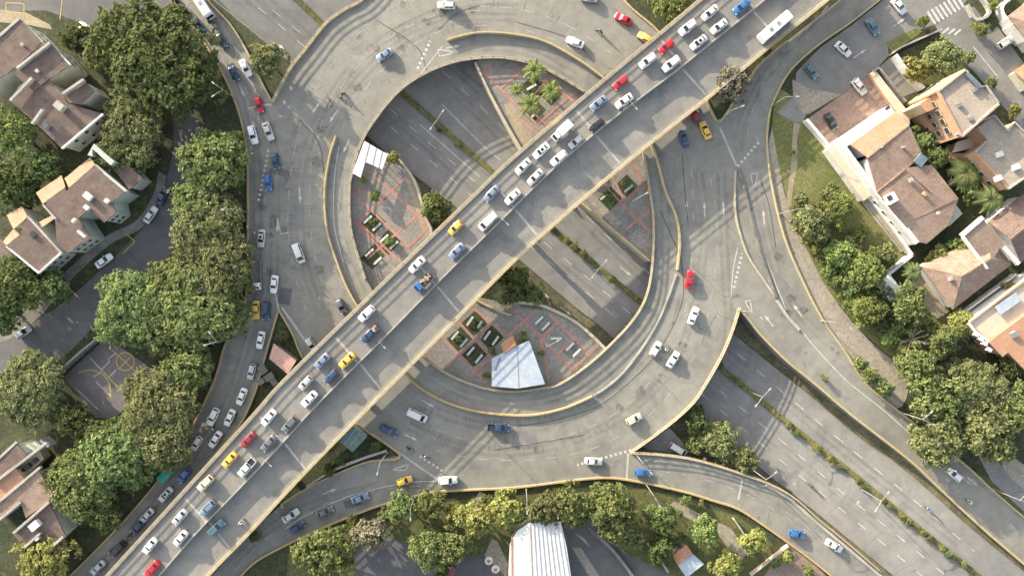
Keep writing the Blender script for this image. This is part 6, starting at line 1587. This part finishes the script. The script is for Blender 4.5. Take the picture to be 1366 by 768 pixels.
GSH = [(1148,484,11,'leaf_mid','green shrub at the right ramp kerb, upper one'),(1160,500,14,'leaf_mid','green shrub at the right ramp kerb below the upper one'),(1180,515,15,'leaf_mid','green shrub at the ramp kerb closest to the large tree group'),
 (1104,262,14,'leaf_olive','olive shrub on the lawn left of the brightest tree'),(1068,268,13,'leaf_olive','olive shrub on the lawn beside the dirt trail'),(1145,312,13,'leaf_bright','small bright shrub in the middle of the lawn'),(1100,318,14,'leaf_mid','green shrub between two lawn trees'),(1132,388,14,'leaf_mid','green shrub on the lower lawn beside the tan path'),(1140,335,12,'leaf_olive','olive shrub on the lower lawn'),
 (1057,204,5,'leaf_bright','tiny bright shrub on the dirt trail of the lawn'),(1231,30,10,'leaf_bright','bright round shrub at the zebra crossing'),(1325,8,8,'leaf_bright','bright shrub at the top right planter wall'),(1292,76,10,'leaf_mid','dark green shrub at the kerb beside the walled garden'),(1322,110,9,'leaf_olive','olive shrub at the tall ochre house, street side'),(1352,148,11,'leaf_yellow','yellow green shrub at the right edge by the tall ochre house'),(1224,172,8,'leaf_mid','round green shrub at the orange wall of the tall house'),
 (1350,384,14,'leaf_yellow','yellowish shrub at the right edge above the roof terrace'),(1100,505,6,'leaf_olive','low olive shrub in the strip by the ramp'),(915,668,9,'leaf_olive','olive shrub just under the exit road kerb'),(935,672,6,'leaf_olive','low olive shrub under the exit road kerb'),(1048,742,12,'leaf_yellow','yellow spiky shrub in the corner garden at the bottom'),(1034,752,9,'leaf_mid','green shrub in the corner garden at the bottom'),(1078,762,10,'leaf_mid','green shrub at the bottom edge of the corner garden'),
 (455,612,9,'leaf_dark','dark shrub on the green roofed island beside the flyover'),(500,596,8,'leaf_dark','dark shrub on the green roofed island tip'),(440,628,8,'leaf_dark','dark shrub at the pale stone wall below the flyover'),(340,716,9,'leaf_mid','green shrub beside the lower right flyover edge'),(378,448,8,'leaf_dark','dark shrub at the tip of the pink roofed island'),
 (150,26,10,'leaf_dark','dark shrub at the top left street kerb'),(110,70,10,'leaf_olive','olive shrub at the wall of the top left terrace'),(130,62,11,'leaf_dark','dark shrub between pickup and top left terrace'),(36,730,10,'leaf_mid','green shrub below the lower left terrace'),(48,742,8,'leaf_bright','bright shrub below the lower left terrace'),(86,190,9,'leaf_bright','bright shrub below the pale gable of the top left terrace'),
 (395,735,10,'leaf_dark','dark shrub under the orange kerb at the bottom left'),(470,700,12,'leaf_bright','bright shrub at the orange kerb of the bottom left road'),(510,690,12,'leaf_dark','dark shrub between brownish and green trees at the bottom left'),(650,668,12,'leaf_dark','dark shrub below the orange kerb beside the forked path'),(745,660,11,'leaf_dark','dark shrub between lamp and fresh green tree'),(905,720,12,'leaf_dark','dark shrub above the orange roofed shed'),(590,765,12,'leaf_dark','dark shrub at the bottom edge below the touching trees')]
for px, py, r_, lf, lab in GSH: tree(px, py, r_, lf, lab, group=SG, cat='shrub')
FILL = [(1072,300,9),(1078,318,10),(1064,282,9),(1090,330,11),(1096,346,9),(1106,358,11),(1118,372,12),(1128,362,10),(1100,300,10),(1092,278,10),(1110,250,9),(1124,300,10),(1134,322,9),(1142,402,12),(1132,408,10),(1150,430,12),(1172,436,11),(1186,452,13),(1196,436,12),(1204,470,12),(1176,392,12),(1172,356,10),(1186,416,11),(1232,424,12),(1240,446,12),(1216,442,10)]
for i, (px, py, r_) in enumerate(FILL): tree(px, py, r_ * 1.15, ('leaf_olive', 'leaf_bright', 'leaf_mid', 'leaf_yellow')[i % 4], 'small loose shrub in the overgrown strip between the tan path and the villa lawn', group='loose shrubs of the overgrown lawn strip', cat='shrub')
PSH = [(498,297,5.5,'leaf_mid','green planter shrub between benches in the upper left square'),(519,322,6.5,'leaf_bright','bright planter shrub between benches in the upper left square'),(632,436,6,'leaf_mid','green planter shrub in the lower square nearest the flyover'),(612,453,5,'leaf_bright','bright planter shrub in the lower square at the flyover edge'),(698,451,8,'leaf_mid','green shrub beside the brown red kiosk'),(656,468,6,'leaf_mid','green shrub left of the brown red kiosk'),(648,500,6,'leaf_olive','olive shrub at the left wall of the pavilion'),(722,470,5,'leaf_olive','olive shrub at the right wall of the pavilion'),
 (813,266,9,'leaf_mid','green planter shrub in the small square right of the flyover'),(836,244,6,'leaf_olive','olive planter shrub at the flyover edge of the small right square'),(484,240,5,'leaf_yellow','yellowish shrub at the white canopy corner')]
for px, py, r_, lf, lab in PSH: tree(px, py, r_, lf, lab, zbase=PZ, zs=0.8, group='planter shrubs in the sunken squares', cat='shrub')
# palms
def frond_mesh(name, n, seed, mat):
    rr = random.Random(seed); V = []; F_ = []
    for i in range(n):
        a = i * 2 * pi / n + rr.uniform(-.2, .2); l = rr.uniform(.8, 1.1); c, s_ = cos(a), sin(a)
        for j in range(14):
            u = (j + .5) / 14; r_ = u * l; z = 1.9 + .35 * sin(u * 2.6) - .5 * u * u
            ll = .24 * math.sin(pi * (0.15 + .8 * u)) + .04
            for sd in (-1, 1):
                m_ = len(V); p = Vector((c * r_, s_ * r_, z)); o_ = Vector((-s_ * sd, c * sd, 0)) * ll + Vector((c, s_, 0)) * .10 + Vector((0, 0, -.07))
                w_ = Vector((c, s_, 0)) * .045
                V += [p - w_, p + w_, p + o_ + w_ * .3, p + o_ - w_ * .3]; F_.append((m_, m_ + 1, m_ + 2, m_ + 3))
    me = bpy.data.meshes.new(name); me.from_pydata([tuple(v) for v in V], [], F_); me.materials.append(mat); me.update(); return me
pp = bpy.data.objects.new('palm_tree', None); COL.objects.link(pp)
mb = MB(); mb.tube([(0, 0, -.1), (.03, 0, .9), (0, .02, 1.95)], [.07, .05, .05], 8); mb.build('trunk', M['bark'], pp, True); put('crown', frond_mesh('crown', 11, 3, M['leaf_bright']), pp)
PALMS = [(713,95,16,'leaf_bright',1,'topmost palm in the sunken palm square'),(735,121,15,'leaf_bright',1,'right hand palm in the sunken palm square'),(708,140,17,'leaf_bright',1,'lowest palm in the sunken palm square'),(689,119,10,'leaf_bright',1,'smallest palm at the left of the sunken palm square'),
 (300,226,18,'leaf_olive',0,'feathery palm standing in front of the leafy tree beside the orange kerb'),(272,196,16,'leaf_mid',0,'green palm at the upper left side of the leafy tree beside the orange kerb'),
 (1288,230,24,'leaf_mid',0,'dark green palm between villa and lower apartment house'),(1320,266,20,'leaf_mid',0,'palm at the corner of the dark brown pitched roof'),(1218,362,14,'leaf_mid',0,'small palm at the villa gate above the carport'),(661,388,14,'leaf_olive',1,'pale palm beside the flyover in front of the pavilion square')]
for px, py, r_, lf, lv, lab in PALMS:
    rm = r_ * CAM_H / FPX; zb = PZ if lv else GZ; h = {1: 1.0, 0: 0.85}[lv] if rm < 4 else 0.55; c = W(px, py, zb + 1.9 * rm * h)
    o = place(pp, (c.x, c.y, zb), random.uniform(0, 6), lab, 'palm tree', 'palms', rm, {'crown': M[lf]}); o.scale = (rm, rm, rm * h)
# benches of the sunken squares
bp = bpy.data.objects.new('bench', None); COL.objects.link(bp)
mb = MB(); mb.box((0, 0, .45), (2.6, .55, .12)); mb.build('seat', M['bench_stone'], bp)
for x in (-.9, .9):
    mb = MB(); mb.box((x, 0, .2), (.3, .45, .4)); mb.build('leg', M['concrete_dark'], bp)
BEN = [(491,293,42,'upper left square, above the green planter shrub'),(503,303,42,'upper left square, below the green planter shrub'),(513,318,42,'upper left square, above the bright planter shrub'),(526,327,42,'upper left square, below the bright planter shrub'),(493,337,42,'upper left square, upper one of the lowest pair'),(504,348,42,'upper left square, lower one of the lowest pair'),
 (627,428,55,'lower square, left of the green planter shrub'),(639,434,55,'lower square, right of the green planter shrub'),(607,447,50,'lower square, left of the bright planter shrub'),(619,457,50,'lower square, right of the bright planter shrub'),(650,447,55,'lower square, upper one of the pair left of the kiosk'),(661,454,55,'lower square, lower one of the pair left of the kiosk'),(628,468,50,'lower square, upper one of the pair nearest the orange rim'),(639,478,50,'lower square, lower one of the pair nearest the orange rim'),
 (719,427,45,'lower square, near the curved kerb, left one'),(728,435,45,'lower square, near the curved kerb, right one'),(760,462,45,'lower square, upper one of the pair at the right end'),(769,470,45,'lower square, lower one of the pair at the right end'),(742,451,0,'lower square, alone between the right pairs'),
 (806,262,40,'small right square, left of the green planter shrub'),(838,252,40,'small right square, by the olive planter shrub'),(735,128,45,'palm square, under the right hand palm'),(709,117,30,'palm square, under the topmost palm'),(714,152,45,'palm square, under the lowest palm')]
for px, py, a, lab in BEN: place(bp, W(px, py, PZ), R(a), 'pale stone bench in the ' + lab, 'bench', 'stone benches in the sunken squares')
# round painted bollards / parasols by the warehouse
for px, py, lab in ((652,748,'white round parasol with red centre at the warehouse yard, upper one'),(661,759,'white round parasol with red centre at the warehouse yard, lower one')):
    p = W(px, py, 2.2); o = thing('parasol', (p.x, p.y, GZ), lab, 'parasol', 'parasols in the warehouse yard')
    mb = MB(); n = 12; mb.add([(p.x + cos(2 * pi * i / n) * 1.0, p.y + sin(2 * pi * i / n) * 1.0, 2.0) for i in range(n)] + [(p.x, p.y, 2.5)], [(i, (i + 1) % n, n) for i in range(n)]); mb.build('canopy', M['white_roof'], o)
    mb = MB(); mb.tube([(p.x, p.y, 2.35), (p.x, p.y, 2.56)], [.45, .12], 10); mb.build('cap', M['rust_roof'], o)
    mb = MB(); mb.tube([(p.x, p.y, GZ), (p.x, p.y, 2.35)], .04, 6); mb.build('pole', M['metal_grey'], o)
